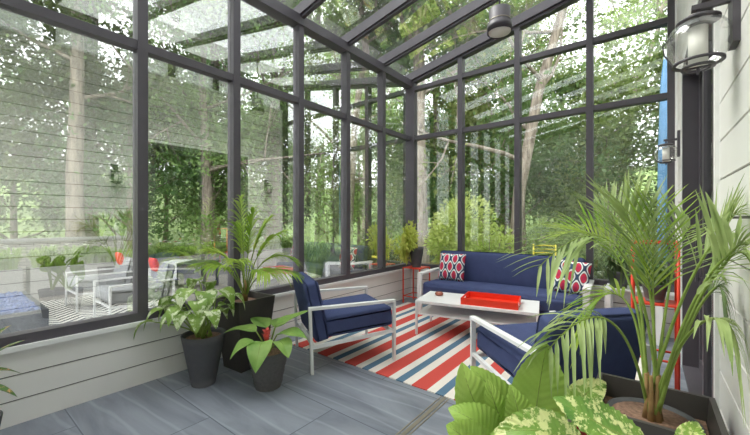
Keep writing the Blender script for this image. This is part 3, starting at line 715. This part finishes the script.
cushion('throw_pillow', 'pink and navy ogee print pillow at the right end of the sofa', (-.76, 5.01, .675), (R(-16), R(6), R(6)), 'ogee', .42, .15, 'pillow')
cushion('outdoor_pillow', 'coral pillow on the farther grey outdoor armchair', (-7.9, 2.22, .66), (R(14), 0, 0), 'coral', .26, .1, 'pillow')
cushion('outdoor_pillow', 'coral pillow on the nearer grey outdoor armchair', (-6.4, 2.27, .66), (R(14), 0, 0), 'coral', .24, .1, 'pillow')

# striped rug
RX0, RX1, RY0, RY1 = -3.2, .0, 2.5, 4.98
rug = MB().box((RX0, RY0, 0), (RX1, RY1, .008)).obj('striped_rug', M['rug']); tag(rug, 'flat woven rug with red, cream and blue stripes on the grey tiles', 'rug')

# coffee table
def coffee_table():
    t = thing('coffee_table', 'white rectangular metal coffee table with a lower shelf on the striped rug', 'coffee table', (-1.62, 4.08, .008), R(12))
    a, b, H = .68, .31, .412
    MB().box((-a, -b, H-.03), (a, b, H)).obj('tabletop', M['white'], t)
    MB().box((-a+.02, -b+.02, .24), (a-.02, b-.02, .256)).obj('shelf', M['white'], t)
    for sx in (-1, 1):
        for sy in (-1, 1): MB().box((sx*(a-.012)-.012, sy*(b-.012)-.012, 0), (sx*(a-.012)+.012, sy*(b-.012)+.012, H-.03)).obj('leg', M['white'], t)
coffee_table()
TT = .42
def tray():
    t = thing('serving_tray', 'glossy red rectangular tray with cut-out handles on the white coffee table', 'tray', (-1.44, 4.06, TT), R(11)); a, b, h, w_ = .31, .21, .075, .012
    MB().box((-a, -b, 0), (a, b, .01)).obj('tray_base', M['red'], t)
    for sy in (-1, 1):
        y = sy*(b-w_/2); MB().box((-a, y-w_/2, .01), (a, y+w_/2, h)).obj('side_panel', M['red'], t)
    for sx in (-1, 1):
        x = sx*(a-w_/2); m = MB(); l, r_ = x-w_/2, x+w_/2
        m.box((l, -b+w_, .01), (r_, b-w_, .03)); m.box((l, -b+w_, .058), (r_, b-w_, h)); m.box((l, -b+w_, .03), (r_, -.055, .058)); m.box((l, .055, .03), (r_, b-w_, .058)); m.obj('handle_panel', M['red'], t)
tray()
o = MB().lathe([(.03, 0), (.052, .012), (.055, .03), (.042, .045), (.035, .046), (.045, .03), (.04, .015), (0, .012)], 24)
t = thing('tealight_holder', 'small copper tealight bowl on the left of the white coffee table', 'candle holder', (-2.12, 4.06, TT)); o.obj('bowl', M['copper'], t)
MB().lathe([(.024, .012), (.024, .038), (0, .038)], 16).obj('candle', M['candle'], t)

def wire_table(name, label, loc, a, b, H, mat, rz=0, shelves=(), top=True, r=.008, solid=True):
    t = thing(name, label, 'table', loc, rz)
    for sx in (-1, 1):
        for sy in (-1, 1): MB().box((sx*(a-r)-r, sy*(b-r)-r, 0), (sx*(a-r)+r, sy*(b-r)+r, H-.012)).obj('leg', M[mat], t)
    MB().box((-a, -b, H-.012), (a, b, H)).obj('tabletop', M[mat], t)
    for z in shelves:
        m = MB(); m.bar((-a+r, -b+r, z), (a-r, -b+r, z), .012, .012); m.bar((-a+r, b-r, z), (a-r, b-r, z), .012, .012); m.bar((-a+r, -b+r, z), (-a+r, b-r, z), .012, .012); m.bar((a-r, -b+r, z), (a-r, b-r, z), .012, .012); m.obj('stretcher', M[mat], t)
    return t
wire_table('side_table', 'slim red wire side table in the far corner carrying a yellow-green plant', (-3.08, 5.08, 0), .17, .17, .6, 'red_paint', 0, (.12,))
wt = wire_table('side_table', 'white side table in the right corner beyond the sofa arm', (-.13, 5.19, 0), .27, .2, .58, 'white', 0, (), r=.03)
st = thing('plant_stand', 'tall orange-red tubular plant stand beside the sliding door behind the palm', 'plant stand', (.05, 3.62, .008), 0)
for sx in (-1, 1):
    for sy in (-1, 1): MB().tube([(sx*.14, sy*.13, 0), (sx*.14, sy*.13, 1.22)], .011, 10).obj('post', M['red_paint'], st)
for z in (1.21, .3):
    m = MB()
    for s in (-1, 1): m.tube([(-.14, s*.13, z), (.14, s*.13, z)], .009, 8); m.tube([(s*.14, -.13, z), (s*.14, .13, z)], .009, 8)
    m.obj('rail', M['red_paint'], st)
for z in (.72,): MB().box((-.14, -.13, z), (.14, .13, z+.012)).obj('shelf', M['red_paint'], st)

# ------------------------------------------------------------------ potted plants
def strap(m, pts, wid, nrm=None, fold=.15, sm=True):
    """leaf blade along pts with widths wid, slightly folded along the midrib"""
    pts = [Vector(p) for p in pts]; k = len(m.v)
    for i, p in enumerate(pts):
        d = (pts[min(i+1, len(pts)-1)]-pts[max(i-1, 0)]).normalized(); up = Vector(nrm) if nrm is not None else Vector((0, 0, 1))
        s = d.cross(up)
        if s.length < .05: s = d.cross(Vector((.3, 1, .2)))
        s.normalize(); n = s.cross(d); w_ = wid[i]/2
        m.v += [tuple(p-s*w_+n*w_*fold*2), tuple(p), tuple(p+s*w_+n*w_*fold*2)]
    for i in range(len(pts)-1):
        a = k+3*i; m.f += [(a, a+1, a+4, a+3), (a+1, a+2, a+5, a+4)]; m.smooth += [sm, sm]
V = Vector
def bez(p0, p1, p2, n):
    return [p0*(1-t)**2+p1*2*t*(1-t)+p2*t*t for t in [i/n for i in range(n+1)]]
def frond(parent, p0, p1, p2, leaflen, leafw, npair, mat, seed, start=.25, droop=.35, rad=.008, ang=50, stemmat='stem', xmax=None, face=None):
    """pinnate palm frond: arching rachis with paired leaflets"""
    rnd = random.Random(seed); p0, p1, p2 = Vector(p0), Vector(p1), Vector(p2)
    rc = bez(p0, p1, p2, 24); m = MB()
    for i in range(npair):
        t = start+(1-start)*(i+.5)/npair; x = t*24; a = min(23, int(x)); p = rc[a].lerp(rc[a+1], x-a); d = (rc[a+1]-rc[a]).normalized()
        side = d.cross(Vector((0, 0, 1)))
        if side.length < .2: side = d.cross((p2-p0).cross(Vector((0, 0, 1))).cross(Vector((0, 0, 1))))
        if face is not None: side = d.cross(Vector(face))
        side.normalize(); lift = Vector(face).normalized() if face is not None else Vector((0, 0, 1)); env = math.sin(PI*(.12+.83*(t-start)/(1-start)))**.6
        for s in (-1, 1):
            A = R(ang*(1-.45*t)+rnd.uniform(-6, 6)); L = leaflen*env*rnd.uniform(.85, 1.1)
            q = (d*math.cos(A)+side*s*math.sin(A)+lift*.2).normalized()
            dr = droop*rnd.uniform(.6, 1.4)
            pts = [p+q*L*u+Vector((0, 0, -dr*L*u*u)) for u in (0, .25, .5, .75, 1)]
            strap(m, pts, [leafw*.45, leafw, leafw*.95, leafw*.6, .001], None, .2)
    if xmax is not None:
        lim = lambda v: v if v[0] < xmax-.05 else (xmax-.05+.05*math.tanh((v[0]-xmax+.05)/.12), v[1], v[2])
        m.v = [lim(v) for v in m.v]; rc = [V(lim(p)) for p in rc]
    f = m.obj('frond', M[mat], parent)
    MB().tube(rc, [rad*(1-.75*i/24) for i in range(25)], 6).obj('frond_stem', M[stemmat], f)
    return f
def bigleaf(parent, base_, p0, p1, p2, W, mat, seed=0, nrm=None, ripple=.0, name='leaf', shape='oval', petiole=.006, stem='stem', fold=.12, cols=5, n=14):
    """broad leaf: petiole from base_ to p0, blade along the bezier p0-p1-p2; cross-section grid with fold and ribs"""
    base_, p0, p1, p2 = map(Vector, (base_, p0, p1, p2)); rc = bez(p0, p1, p2, n); m = MB(); rnd = random.Random(seed); ph = rnd.uniform(0, 6)
    for i, p in enumerate(rc):
        t = i/n; d = (rc[min(i+1, n)]-rc[max(i-1, 0)]).normalized(); up = Vector(nrm) if nrm is not None else Vector((0, 0, 1)); s = d.cross(up)
        if s.length < .05: s = d.cross(Vector((.6, -.8, .2)))
        s.normalize(); nn = s.cross(d)
        wv = {'oval': math.sin(PI*t**.74)**.8, 'heart': (min(1, t*7)**.5)*(1-t)**.62*1.25, 'lance': math.sin(PI*t**.85)**.95}[shape]*W/2
        for j in range(-cols, cols+1):
            u = j/cols
            z = abs(u)*fold*wv*2+ripple*math.sin(t*95-abs(u)*15+ph)*(.3+.7*abs(u))*min(1, wv/W*4)+ .10*wv*math.sin(t*7+ph+u*1.5)*abs(u)
            m.v.append(tuple(p+s*u*wv+nn*z-Vector((0, 0, 0))))
    w_ = 2*cols+1
    for i in range(n):
        for j in range(w_-1):
            a = i*w_+j; m.f.append((a, a+1, a+w_+1, a+w_)); m.smooth.append(True)
    lf = m.obj(name, M[mat], parent)
    mid = (base_+p0)/2+Vector((0, 0, .12*(p0-base_).length))-(p0-base_)*.12
    mm = MB(); mm.tube(bez(base_, mid, p0, 6), [petiole*1.5, petiole*1.35, petiole*1.2, petiole, petiole, petiole*.9, petiole*.8], 6)
    mm.tube([p+Vector((0, 0, -.001)) for p in rc], [petiole*.6*(1-.85*i/n) for i in range(n+1)], 5); mm.obj('leaf_stalk', M[stem], lf)
    return lf
def round_pot(parent, r0, r1, h, mat, soilz=.035, ribs=0):
    prof = [(r0*.98, 0), (r0, .008)]
    nn = 26 if ribs else 6
    for i in range(nn+1):
        t = i/nn; r = r0+(r1-r0)*t
        if ribs: r += .006*math.sin(t*ribs*2*PI)
        prof.append((r, .008+(h-.008)*t))
    prof += [(r1-.014, h), (r1-.02, h-.02), (r1-.026, h-soilz-.02), (0, h-soilz-.02)]
    MB().lathe(prof, 36).obj('pot', M[mat], parent)
    MB().lathe([(0, h-soilz-.019), (r1-.03, h-soilz-.019), (r1-.03, h-soilz), (r1*.5, h-soilz+.006), (0, h-soilz+.008)], 24).obj('soil', M['soil'], parent)
def square_pot(parent, b, a, h, mat, wall=.018, soilz=.06, rot=0):
    """square tapered planter: half width b at floor, a at rim"""
    def ring(q, z): return [(-q, -q, z), (q, -q, z), (q, q, z), (-q, q, z)]
    vs = ring(b, 0)+ring(a, h)+ring(a-wall, h)+ring(a-wall-.01, h-soilz-.03)
    fs = [(3, 2, 1, 0)]
    for k in range(3):
        for i in range(4):
            j = (i+1) % 4; fs.append((4*k+i, 4*k+j, 4*k+4+j, 4*k+4+i))
    fs.append((12, 13, 14, 15)); MB().add(vs, fs).obj('pot', M[mat], parent)
    q = a-wall-.012; MB().box((-q, -q, h-soilz-.028), (q, q, h-soilz)).obj('soil', M['soil'], parent)

V = Vector
# conical pot, cream-and-green variegated plant
t = thing('potted_dieffenbachia', 'plant with cream and green mottled leaves in a smooth conical charcoal pot', 'potted plant', (-2.99, 1.44, 0))
round_pot(t, .095, .175, .43, 'pot')
rr = random.Random(61)
for (px, pz, off, L, W, az) in [(-.40, .50, -.1, .25, .09, -2.9), (-.25, .62, .02, .24, .11, -2.7), (-.13, .70, .1, .24, .12, -2.2), (.02, .74, -.02, .26, .15, -1.0), (.08, .66, .08, .24, .12, .4), (.16, .62, -.05, .22, .11, .9),
                           (-.08, .60, -.14, .22, .12, -1.6), (.03, .58, -.16, .22, .11, -1.2), (-.18, .56, -.1, .22, .11, -2.4), (-.02, .78, .1, .22, .11, 1.8), (.12, .54, .12, .2, .1, 1.6), (-.3, .58, .1, .22, .1, 2.8), (-.05, .76, -.05, .26, .14, -1.9), (.12, .74, 0, .26, .14, -.2), (-.2, .70, -.05, .24, .13, 2.9), (.0, .68, -.15, .2, .12, -.9), (-.34, .58, .0, .28, .11, -2.6), (-.3, .66, .05, .24, .11, 3.0), (.2, .68, .05, .24, .12, .3), (-.12, .62, -.12, .22, .12, -2.0), (.1, .60, -.15, .22, .11, -.6), (-.06, .82, .04, .2, .12, 2.6)]:
    # offsets along camera-right (.788,.616) and away (-.616,.788)
    p0 = V((px*.788-off*.616, px*.616+off*.788, pz)); ax = V((math.cos(az)*.788-math.sin(az)*.616, math.cos(az)*.616+math.sin(az)*.788, 0))
    p0 = V((p0.x*.9, p0.y*.9, pz+.05)); p1 = p0+ax*L*.5+V((0, 0, .05)); p2 = p0+ax*L*.62+V((0, 0, -L*.55))
    bigleaf(t, (rr.uniform(-.05, .05), rr.uniform(-.05, .05), .4), p0, p1, p2, W*1.15, 'leaf_dief', rr.random()*99, fold=.1)
# ribbed pot with a red bract
t = thing('potted_bromeliad', 'broad-leaved plant with a single red flower spike in a small ribbed dark pot', 'potted plant', (-2.51, 1.75, 0))
round_pot(t, .105, .165, .31, 'pot2', ribs=11)
for (px, pz, off, L, W, az, dz) in [(-.10, .46, 0, .30, .14, 3.0, -.03), (.05, .50, .04, .28, .14, .35, .10), (.08, .44, -.02, .26, .14, -.1, -.03), (-.02, .40, -.08, .22, .15, -1.5, -.16), (-.04, .46, .1, .26, .13, 2.4, .04), (.03, .46, .1, .24, .12, 1.4, .02), (-.08, .40, -.08, .2, .11, -2.5, -.10), (.1, .40, -.06, .2, .12, -.9, -.08)]:
    p0 = V((px*.788-off*.616, px*.616+off*.788, pz)); ax = V((math.cos(az)*.788-math.sin(az)*.616, math.cos(az)*.616+math.sin(az)*.788, 0))
    bigleaf(t, (0, 0, .27), p0, p0+ax*L*.5+V((0, 0, .04)), p0+ax*L+V((0, 0, dz)), W*1.3, 'leaf_spath', rr.random()*99, fold=.12)
m = MB(); m.tube([(0, 0, .27), (-.01, -.01, .42)], .008, 8); fl = m.obj('flower_stalk', M['stem'], t)
m = MB()
for k in range(16):
    z = .38+.09*(k/16); a = k*2.4; rad_ = .03*math.sin(PI*(.2+.75*k/16)); d = V((math.cos(a), math.sin(a), .9)).normalized()
    leaf_poly(m, V((-.01+.3*rad_*math.cos(a), -.01+.3*rad_*math.sin(a), z)), d, V((0, 0, 1)), .045, .035)
m.lathe([(0, .37), (.02, .39), (.022, .43), (.01, .48), (0, .49)], 12, (-.01, -.01, 0)); m.obj('flower_bract', M['bract'], fl)
# tall square planter with palm
t = thing('potted_palm', 'fan-like bright green palm in a tall tapered square planter under the glass wall', 'potted plant', (-3.06, 1.87, 0), R(4))
square_pot(t, .135, .2, .66, 'planter')
rr = random.Random(71)
def CR(r_, a_, z): return V((r_*.788-a_*.616, r_*.616+a_*.788, z))
for i, (r_, a_, z, hz) in enumerate([(-.06, .05, 1.62, 1.3), (.22, .1, 1.42, 1.35), (.36, -.05, 1.28, 1.3), (.42, .1, 1.02, 1.25), (.30, -.3, .92, 1.15), (-.30, -.1, 1.12, 1.2), (-.42, -.05, .98, 1.15), (-.22, -.32, .98, 1.15), (-.1, .05, 1.36, 1.3), (.1, -.05, 1.5, 1.25), (.04, -.36, 1.05, 1.15), (.5, -.1, .88, 1.15)]):
    frond(t, CR(0, 0, .62), CR(r_*.25, a_*.25, hz-.12), CR(r_, a_, z), .26, .020, 15, 'leaf_palm2', 200+i, start=.45, droop=.5, rad=.007, ang=52)
MB().tube([(0, 0, .6), (0, 0, .72), (0.005, 0, .82)], [.03, .022, .012], 8).obj('stem', M['palmstem'], t)
# corner plant on red table
t = thing('potted_vine', 'chartreuse trailing plant in a tapered dark pot on the red corner table', 'potted plant', (-3.08, 5.08, .6))
round_pot(t, .075, .125, .34, 'pot')
bl = bush_leaves(15, .24, .42, 900, .06, 12)
m = MB(); m.add([(v[0]*.9-.10, v[1]-.10, v[2]*(1.25)+(.06 if v[0] < .02 else .26)) for v in bl.v], bl.f); m.obj('foliage', M['leaf_vine'], t)
# pot on white table
t = thing('potted_fern', 'dark leafy plant in a grey tapered pot on the white corner table', 'potted plant', (-.27, 5.15, .58))
round_pot(t, .085, .12, .2, 'pot')
blades(44, .26, .42, 160, .012).obj('foliage', M['leaf_fern_palm_shade'], t); t.children[-1].location = (0, 0, .16)
# plant on the red stand
t = thing('potted_ivy', 'small leafy plant in a dark pot on the middle shelf of the red stand', 'potted plant', (.05, 3.62, .74))
round_pot(t, .06, .085, .14, 'pot2'); bl = bush_leaves(19, .15, .26, 500, .05, 8)
m = MB(); m.add([(v[0], v[1], v[2]+.11) for v in bl.v], bl.f); m.obj('foliage', M['leaf_dark'], t)

# the large palm by the house wall
BP = (.02, 1.9)
t = thing('potted_palm', 'large feathery palm with long arching fronds in a low square planter at the right', 'potted plant', (BP[0], BP[1], 0))
square_pot(t, .17, .215, .62, 'planter', .02, .1)
MB().lathe([(.14, .5), (.165, .56), (.158, .56), (.14, .535), (0, .535)], 30).obj('inner_pot', M['pot'], t)
MB().lathe([(0, .52), (.145, .52), (.147, .548), (0, .552)], 24).obj('bark_mulch', M['soil'], t)
def PX(x, y, D):
    """point seen at pixel (x, y) at depth D, relative to the palm"""
    l = (x-375)/347.35*D; return V((l*.7877-D*.6161-BP[0], l*.6161+D*.7877-BP[1], 1.4-(y-219.85)*D/347.35))
for i in range(6):
    a = i*2*PI/6+.3; MB().tube([(.028*math.cos(a), .028*math.sin(a), .53), (.016*math.cos(a), .016*math.sin(a), .62), (.024*math.cos(a), .024*math.sin(a), .74)], [.014, .011, .006], 8).obj('stem', M['palmstem'], t)
# tip x,y,depth ; control x,y,depth ; leaflet length ; pairs ; material ; droop ; leaflet start
FR = [((538, 268, 1.50), (640, 160, 1.5), .30, 26, 'leaf_palm', .3, .45), ((548, 350, 1.22), (620, 262, 1.36), .22, 20, 'leaf_palm', .6, .5), ((622, 205, 1.62), (662, 275, 1.55), .42, 30, 'leaf_palm', .15, .42), ((764, 245, 1.0), (700, 235, 1.2), .32, 28, 'leaf_palm', .15, .4),
 ((770, 215, 1.12), (700, 205, 1.4), .34, 28, 'leaf_palm', .15, .4), ((790, 268, .98), (712, 205, 1.25), .34, 26, 'leaf_palm', .35, .4), ((752, 352, 1.08), (705, 262, 1.25), .24, 20, 'leaf_palm', .7, .45),
 ((566, 232, 1.9), (640, 215, 1.65), .32, 26, 'leaf_palm2', .15, .42), ((654, 205, 1.62), (650, 300, 1.52), .34, 24, 'leaf_palm2', .1, .45), ((578, 318, 1.8), (640, 240, 1.65), .28, 22, 'leaf_palm2', .4, .45),
 ((742, 318, 1.25), (718, 225, 1.4), .20, 22, 'leaf_fern_palm_shade', .4, .45), ((690, 225, 1.75), (668, 250, 1.6), .36, 26, 'leaf_palm', .2, .42), ((598, 205, 1.8), (645, 225, 1.6), .30, 20, 'leaf_palm', .12, .45)]  # first frond on this line has its shade coloured into the leaflets
for i, (tp, ct, ll, np_, mt, dr_, st_) in enumerate(FR):
    a = i*2.4
    frond(t, (.022*math.cos(a), .022*math.sin(a), .58), PX(*ct), PX(*tp), ll, .0145, int(np_*.6), mt, 300+i, start=st_+.06, droop=dr_, rad=.0075, ang=58, xmax=XR-.02-BP[0], face=(.4, -.5, .75) if i in (0, 1, 2, 3, 5, 7, 8, 11, 12) else (.25, -.35, .9))

# foreground broad-leaved plant (lime) and variegated plant
def fore(name, label, loc, leaves, mat, pot, rip=.0045):
    t = thing(name, label, 'potted plant', (*loc, 0)); round_pot(t, *pot[:3], pot[3])
    for i, (a, b, c, W, sh) in enumerate(leaves):
        q = [V(((x-375)/347.35*D*.7877-D*.6161-loc[0], (x-375)/347.35*D*.6161+D*.7877-loc[1], 1.4-(y-219.85)*D/347.35)) for x, y, D in (a, b, c)]
        q1 = q[1]*2-(q[0]+q[2])*.5
        bigleaf(t, (0, 0, pot[2]-.03), q[0], q1, q[2], W, mat, i*3+1, nrm=LN[i % len(LN)], ripple=rip, shape=sh, petiole=.008, fold=.10, cols=8, n=60)
    return t
LN = [(.45, -.55, .7)]
fore('potted_calathea', 'lush lime green broad-leaved plant at the bottom edge below the navy armchair', (-.42, 1.2),
     [((532, 446, 1.22), (538, 395, 1.22), (547, 343, 1.26), .21, 'oval'), ((512, 446, 1.14), (480, 412, 1.12), (462, 362, 1.18), .17, 'oval'), ((515, 448, 1.10), (500, 418, 1.08), (487, 378, 1.12), .10, 'oval'),
      ((505, 452, 1.05), (478, 424, 1.05), (448, 408, 1.1), .12, 'oval'), ((522, 450, 1.06), (520, 420, 1.04), (510, 384, 1.08), .11, 'oval'), ((500, 470, 1.0), (470, 442, 1.0), (446, 425, 1.02), .12, 'oval'), ((535, 455, 1.3), (500, 400, 1.32), (470, 366, 1.38), .14, 'oval')],
     'leaf_lime', (.12, .17, .42, 'pot'))
LN = [(.35, -.45, .85)]
fore('potted_dieffenbachia', 'plant with large cream-speckled green leaves at the bottom edge in front of the square planter', (-.1, 1.08),
     [((652, 450, .96), (600, 424, .98), (553, 397, 1.05), .14, 'oval'), ((590, 462, .9), (545, 432, .90), (490, 436, .94), .12, 'oval'),
      ((572, 412, 1.12), (588, 392, 1.15), (606, 382, 1.2), .09, 'oval'), ((620, 490, .85), (570, 455, .84), (535, 432, .86), .09, 'oval'), ((680, 470, .95), (690, 440, .98), (698, 422, 1.05), .07, 'lance'), ((640, 490, .82), (610, 450, .82), (600, 432, .86), .09, 'oval')],
     'leaf_dief2', (.1, .15, .4, 'pot'))
# croton at the left edge
t = thing('potted_croton', 'croton with dark red-veined leaves poking in at the left edge by the knee wall', 'potted plant', (-2.85, .10, 0))
round_pot(t, .1, .15, .32, 'pot')
MB().tube([(0, 0, .28), (.01, 0, .5), (0, .01, .66)], [.012, .01, .006], 8).obj('stem', M['bark'], t)
rr = random.Random(81)
for k in range(16):
    a = k*2.4; z = .4+.018*k; d = V((math.cos(a), math.sin(a), 0)); L = .21
    bigleaf(t, (0, 0, z), d*.03+V((0, 0, z+.01)), d*.13+V((0, 0, z+.09)), d*(L+.03)+V((0, 0, z+(.12 if k > 8 else -.02))), .07, 'leaf_croton', k, shape='lance', petiole=.004)

# ------------------------------------------------------------------ lamps
def sconce(label, y):
    t = thing('wall_sconce', label, 'wall lamp', (XR, y, 2.11))
    g = -.115                                                    # lamp axis out from the wall
    MB().box((-.022, -.05, -.03), (0, .05, .24)).obj('back_plate', M['frame'], t)
    MB().bar((-.02, 0, .155), (g, 0, .155), .022, .022).bar((g, 0, .165), (g, 0, .10), .012, .012).bar((g-.02, 0, .155), (g+.01, 0, .155), .03, .02).obj('arm', M['frame'], t)
    MB().lathe([(0, .118), (.05, .116), (.07, .104), (.07, .096), (0, .096)], 32, (g, 0, 0)).obj('cap', M['frame'], t)
    prof = [(.056, .096), (.080, .084), (.098, .058), (.106, .026), (.104, -.004), (.094, -.034), (.080, -.058), (.070, -.068)]
    inner = [(r-.003, z) for r, z in reversed(prof)]
    MB().lathe(prof+inner+prof[:1], 36, (g, 0, 0), cap=False).obj('glass_globe', M['lampglass'], t)
    MB().lathe([(.031, -.085), (.031, .075), (.027, .075), (.027, -.08), (0, -.08)], 28, (g, 0, 0)).obj('opal_cylinder', M['candle'], t)
    def ring(R_, z, w_=.006, h_=.008): return MB().lathe([(R_-w_, z), (R_+w_, z), (R_+w_, z+h_), (R_-w_, z+h_), (R_-w_, z)], 36, (g, 0, 0), cap=False)
    ring(.076, -.072).obj('ring', M['frame'], t); ring(.048, -.092).obj('ring', M['frame'], t)
    m = MB()
    m.bar((g-.052, 0, .10), (g-.110, 0, .03), .008, .004).bar((g-.110, 0, .03), (g-.106, 0, -.01), .008, .004).bar((g-.106, 0, -.01), (g-.074, 0, -.068), .008, .004)
    m.bar((g-.076, 0, -.07), (g-.048, 0, -.088), .008, .004).bar((g-.048, 0, -.088), (g+.048, 0, -.088), .01, .006).bar((g, 0, -.088), (g, 0, -.115), .01, .01); m.obj('strap', M['frame'], t)
    return t
sconce('round clear glass lantern sconce close to the camera at the top right', 1.93)
sconce('round clear glass lantern sconce farther away between the sliding door and back glass', 4.93)
# hanging roof lamp
Z0 = 3.38; t = thing('pendant_lamp', 'dark cylindrical downlight hanging on a rod from the roof rafter', 'ceiling lamp', (-1.227, POSTY[2], Z0))
MB().lathe([(.118, .04), (.124, 0), (.124, .1), (.124, .1), (.108, .105), (.108, .245), (0, .25)], 36).obj('lamp_shade', M['frame'], t)
MB().lathe([(0, .004), (.112, .004), (.112, .03), (0, .03)], 36).obj('diffuser', M['lamp_white'], t)
MB().lathe([(.109, .12), (.111, .12), (.111, .128), (.109, .128), (.109, .12)], 36, cap=False).obj('trim_band', M['brass'], t)
rz_ = roofz(-1.227)-Z0-.03
MB().tube([(0, 0, .245), (0, 0, rz_)], .009, 10).obj('rod', M['frame'], t); MB().lathe([(0, rz_-.03), (.04, rz_-.02), (.045, rz_), (0, rz_)], 20).obj('canopy', M['frame'], t)

# ------------------------------------------------------------------ garden furniture beyond the glass
def bench():
    t = thing('garden_bench', 'white metal garden bench standing outside between the grass clump and lime bush', 'bench', (-6.15, 6.75, PZ), R(38))
    for sx in (-1, 1):
        for sy in (-1, 1): MB().box((sx*.55-.03, sy*.2-.03, 0), (sx*.55+.03, sy*.2+.03, .4)).obj('leg', M['white'], t)
    m = MB()
    for k in range(5): m.box((-.6, -.23+k*.095, .4), (.6, -.15+k*.095, .43))
    m.obj('seat', M['white'], t)
bench()
def patio_table():
    L = (-8.18, 3.63, PZ); A = R(-52)
    t = thing('patio_table', 'small dark patio table farther back on the patio', 'table', L, A)
    for sx in (-1, 1):
        for sy in (-1, 1): MB().box((sx*.3-.025, sy*.48-.025, 0), (sx*.3+.025, sy*.48+.025, .56)).obj('leg', M['firebox'], t)
    MB().box((-.35, -.53, .56), (.35, .53, .6)).obj('tabletop', M['firebox'], t)
    m = MB(); m.box((-.358, -.538, .601), (.358, -.1, .609)); m.box((-.358, -.546, .16), (.358, -.538, .609)); m.box((.352, -.546, .26), (.36, -.1, .609)); m.box((-.36, -.546, .26), (-.352, -.1, .609))
    o = m.obj('tablecloth', M['white']); o.location = L; o.rotation_euler = (0, 0, A); tag(o, 'white cloth hanging over the left end of the dark patio table', 'tablecloth')
patio_table()
def yellow_chair():
    t = thing('garden_chair', 'yellow metal chair outside whose back shows above the sofa', 'chair', (-1.5, 7.0, -.24), R(190))
    for sx in (-1, 1):
        MB().tube([(sx*.2, .2, 0), (sx*.19, .19, .7)], .014, 8).obj('leg', M['yellow'], t); MB().tube([(sx*.2, -.2, 0), (sx*.19, -.19, .7), (sx*.19, -.25, 1.17)], .014, 8).obj('leg', M['yellow'], t)
    rounded('seat', (.42, .42, .03), M['yellow'], t, (0, 0, .7), bev=.01, seg=2)
    m = MB()
    for z in (1.0, 1.07, 1.14): m.tube([(-.19, -.235-(z-1)*.1, z), (0, -.27-(z-1)*.1, z+.01), (.19, -.235-(z-1)*.1, z)], .012, 8)
    m.obj('backrest', M['yellow'], t)
yellow_chair()
def umbrella():
    t = thing('patio_umbrella', 'closed blue patio umbrella outside the back glass near the far lantern', 'umbrella', (.235, 7.3, -.3))
    MB().tube([(0, 0, .05), (0, 0, 4.45)], .02, 10).obj('pole', M['white'], t); MB().lathe([(.25, 0), (.25, .05), (.05, .09), (.03, .2), (0, .2)], 28).obj('base', M['concrete'], t)
    n = 24; m = MB(); prof = [(.07, 1.0), (.085, 1.5), (.08, 2.3), (.07, 3.0), (.05, 3.9), (.012, 4.4)]
    for r, z in prof:
        for k in range(n):
            q = r*(1+.22*(1 if k % 3 == 0 else -.3)); a = 2*PI*k/n; m.v.append((q*math.cos(a), q*math.sin(a), z))
    for i in range(len(prof)-1):
        for k in range(n):
            k2 = (k+1) % n; m.f.append((i*n+k, i*n+k2, (i+1)*n+k2, (i+1)*n+k)); m.smooth.append(True)
    m.obj('canopy', M['blue'], t)
umbrella()
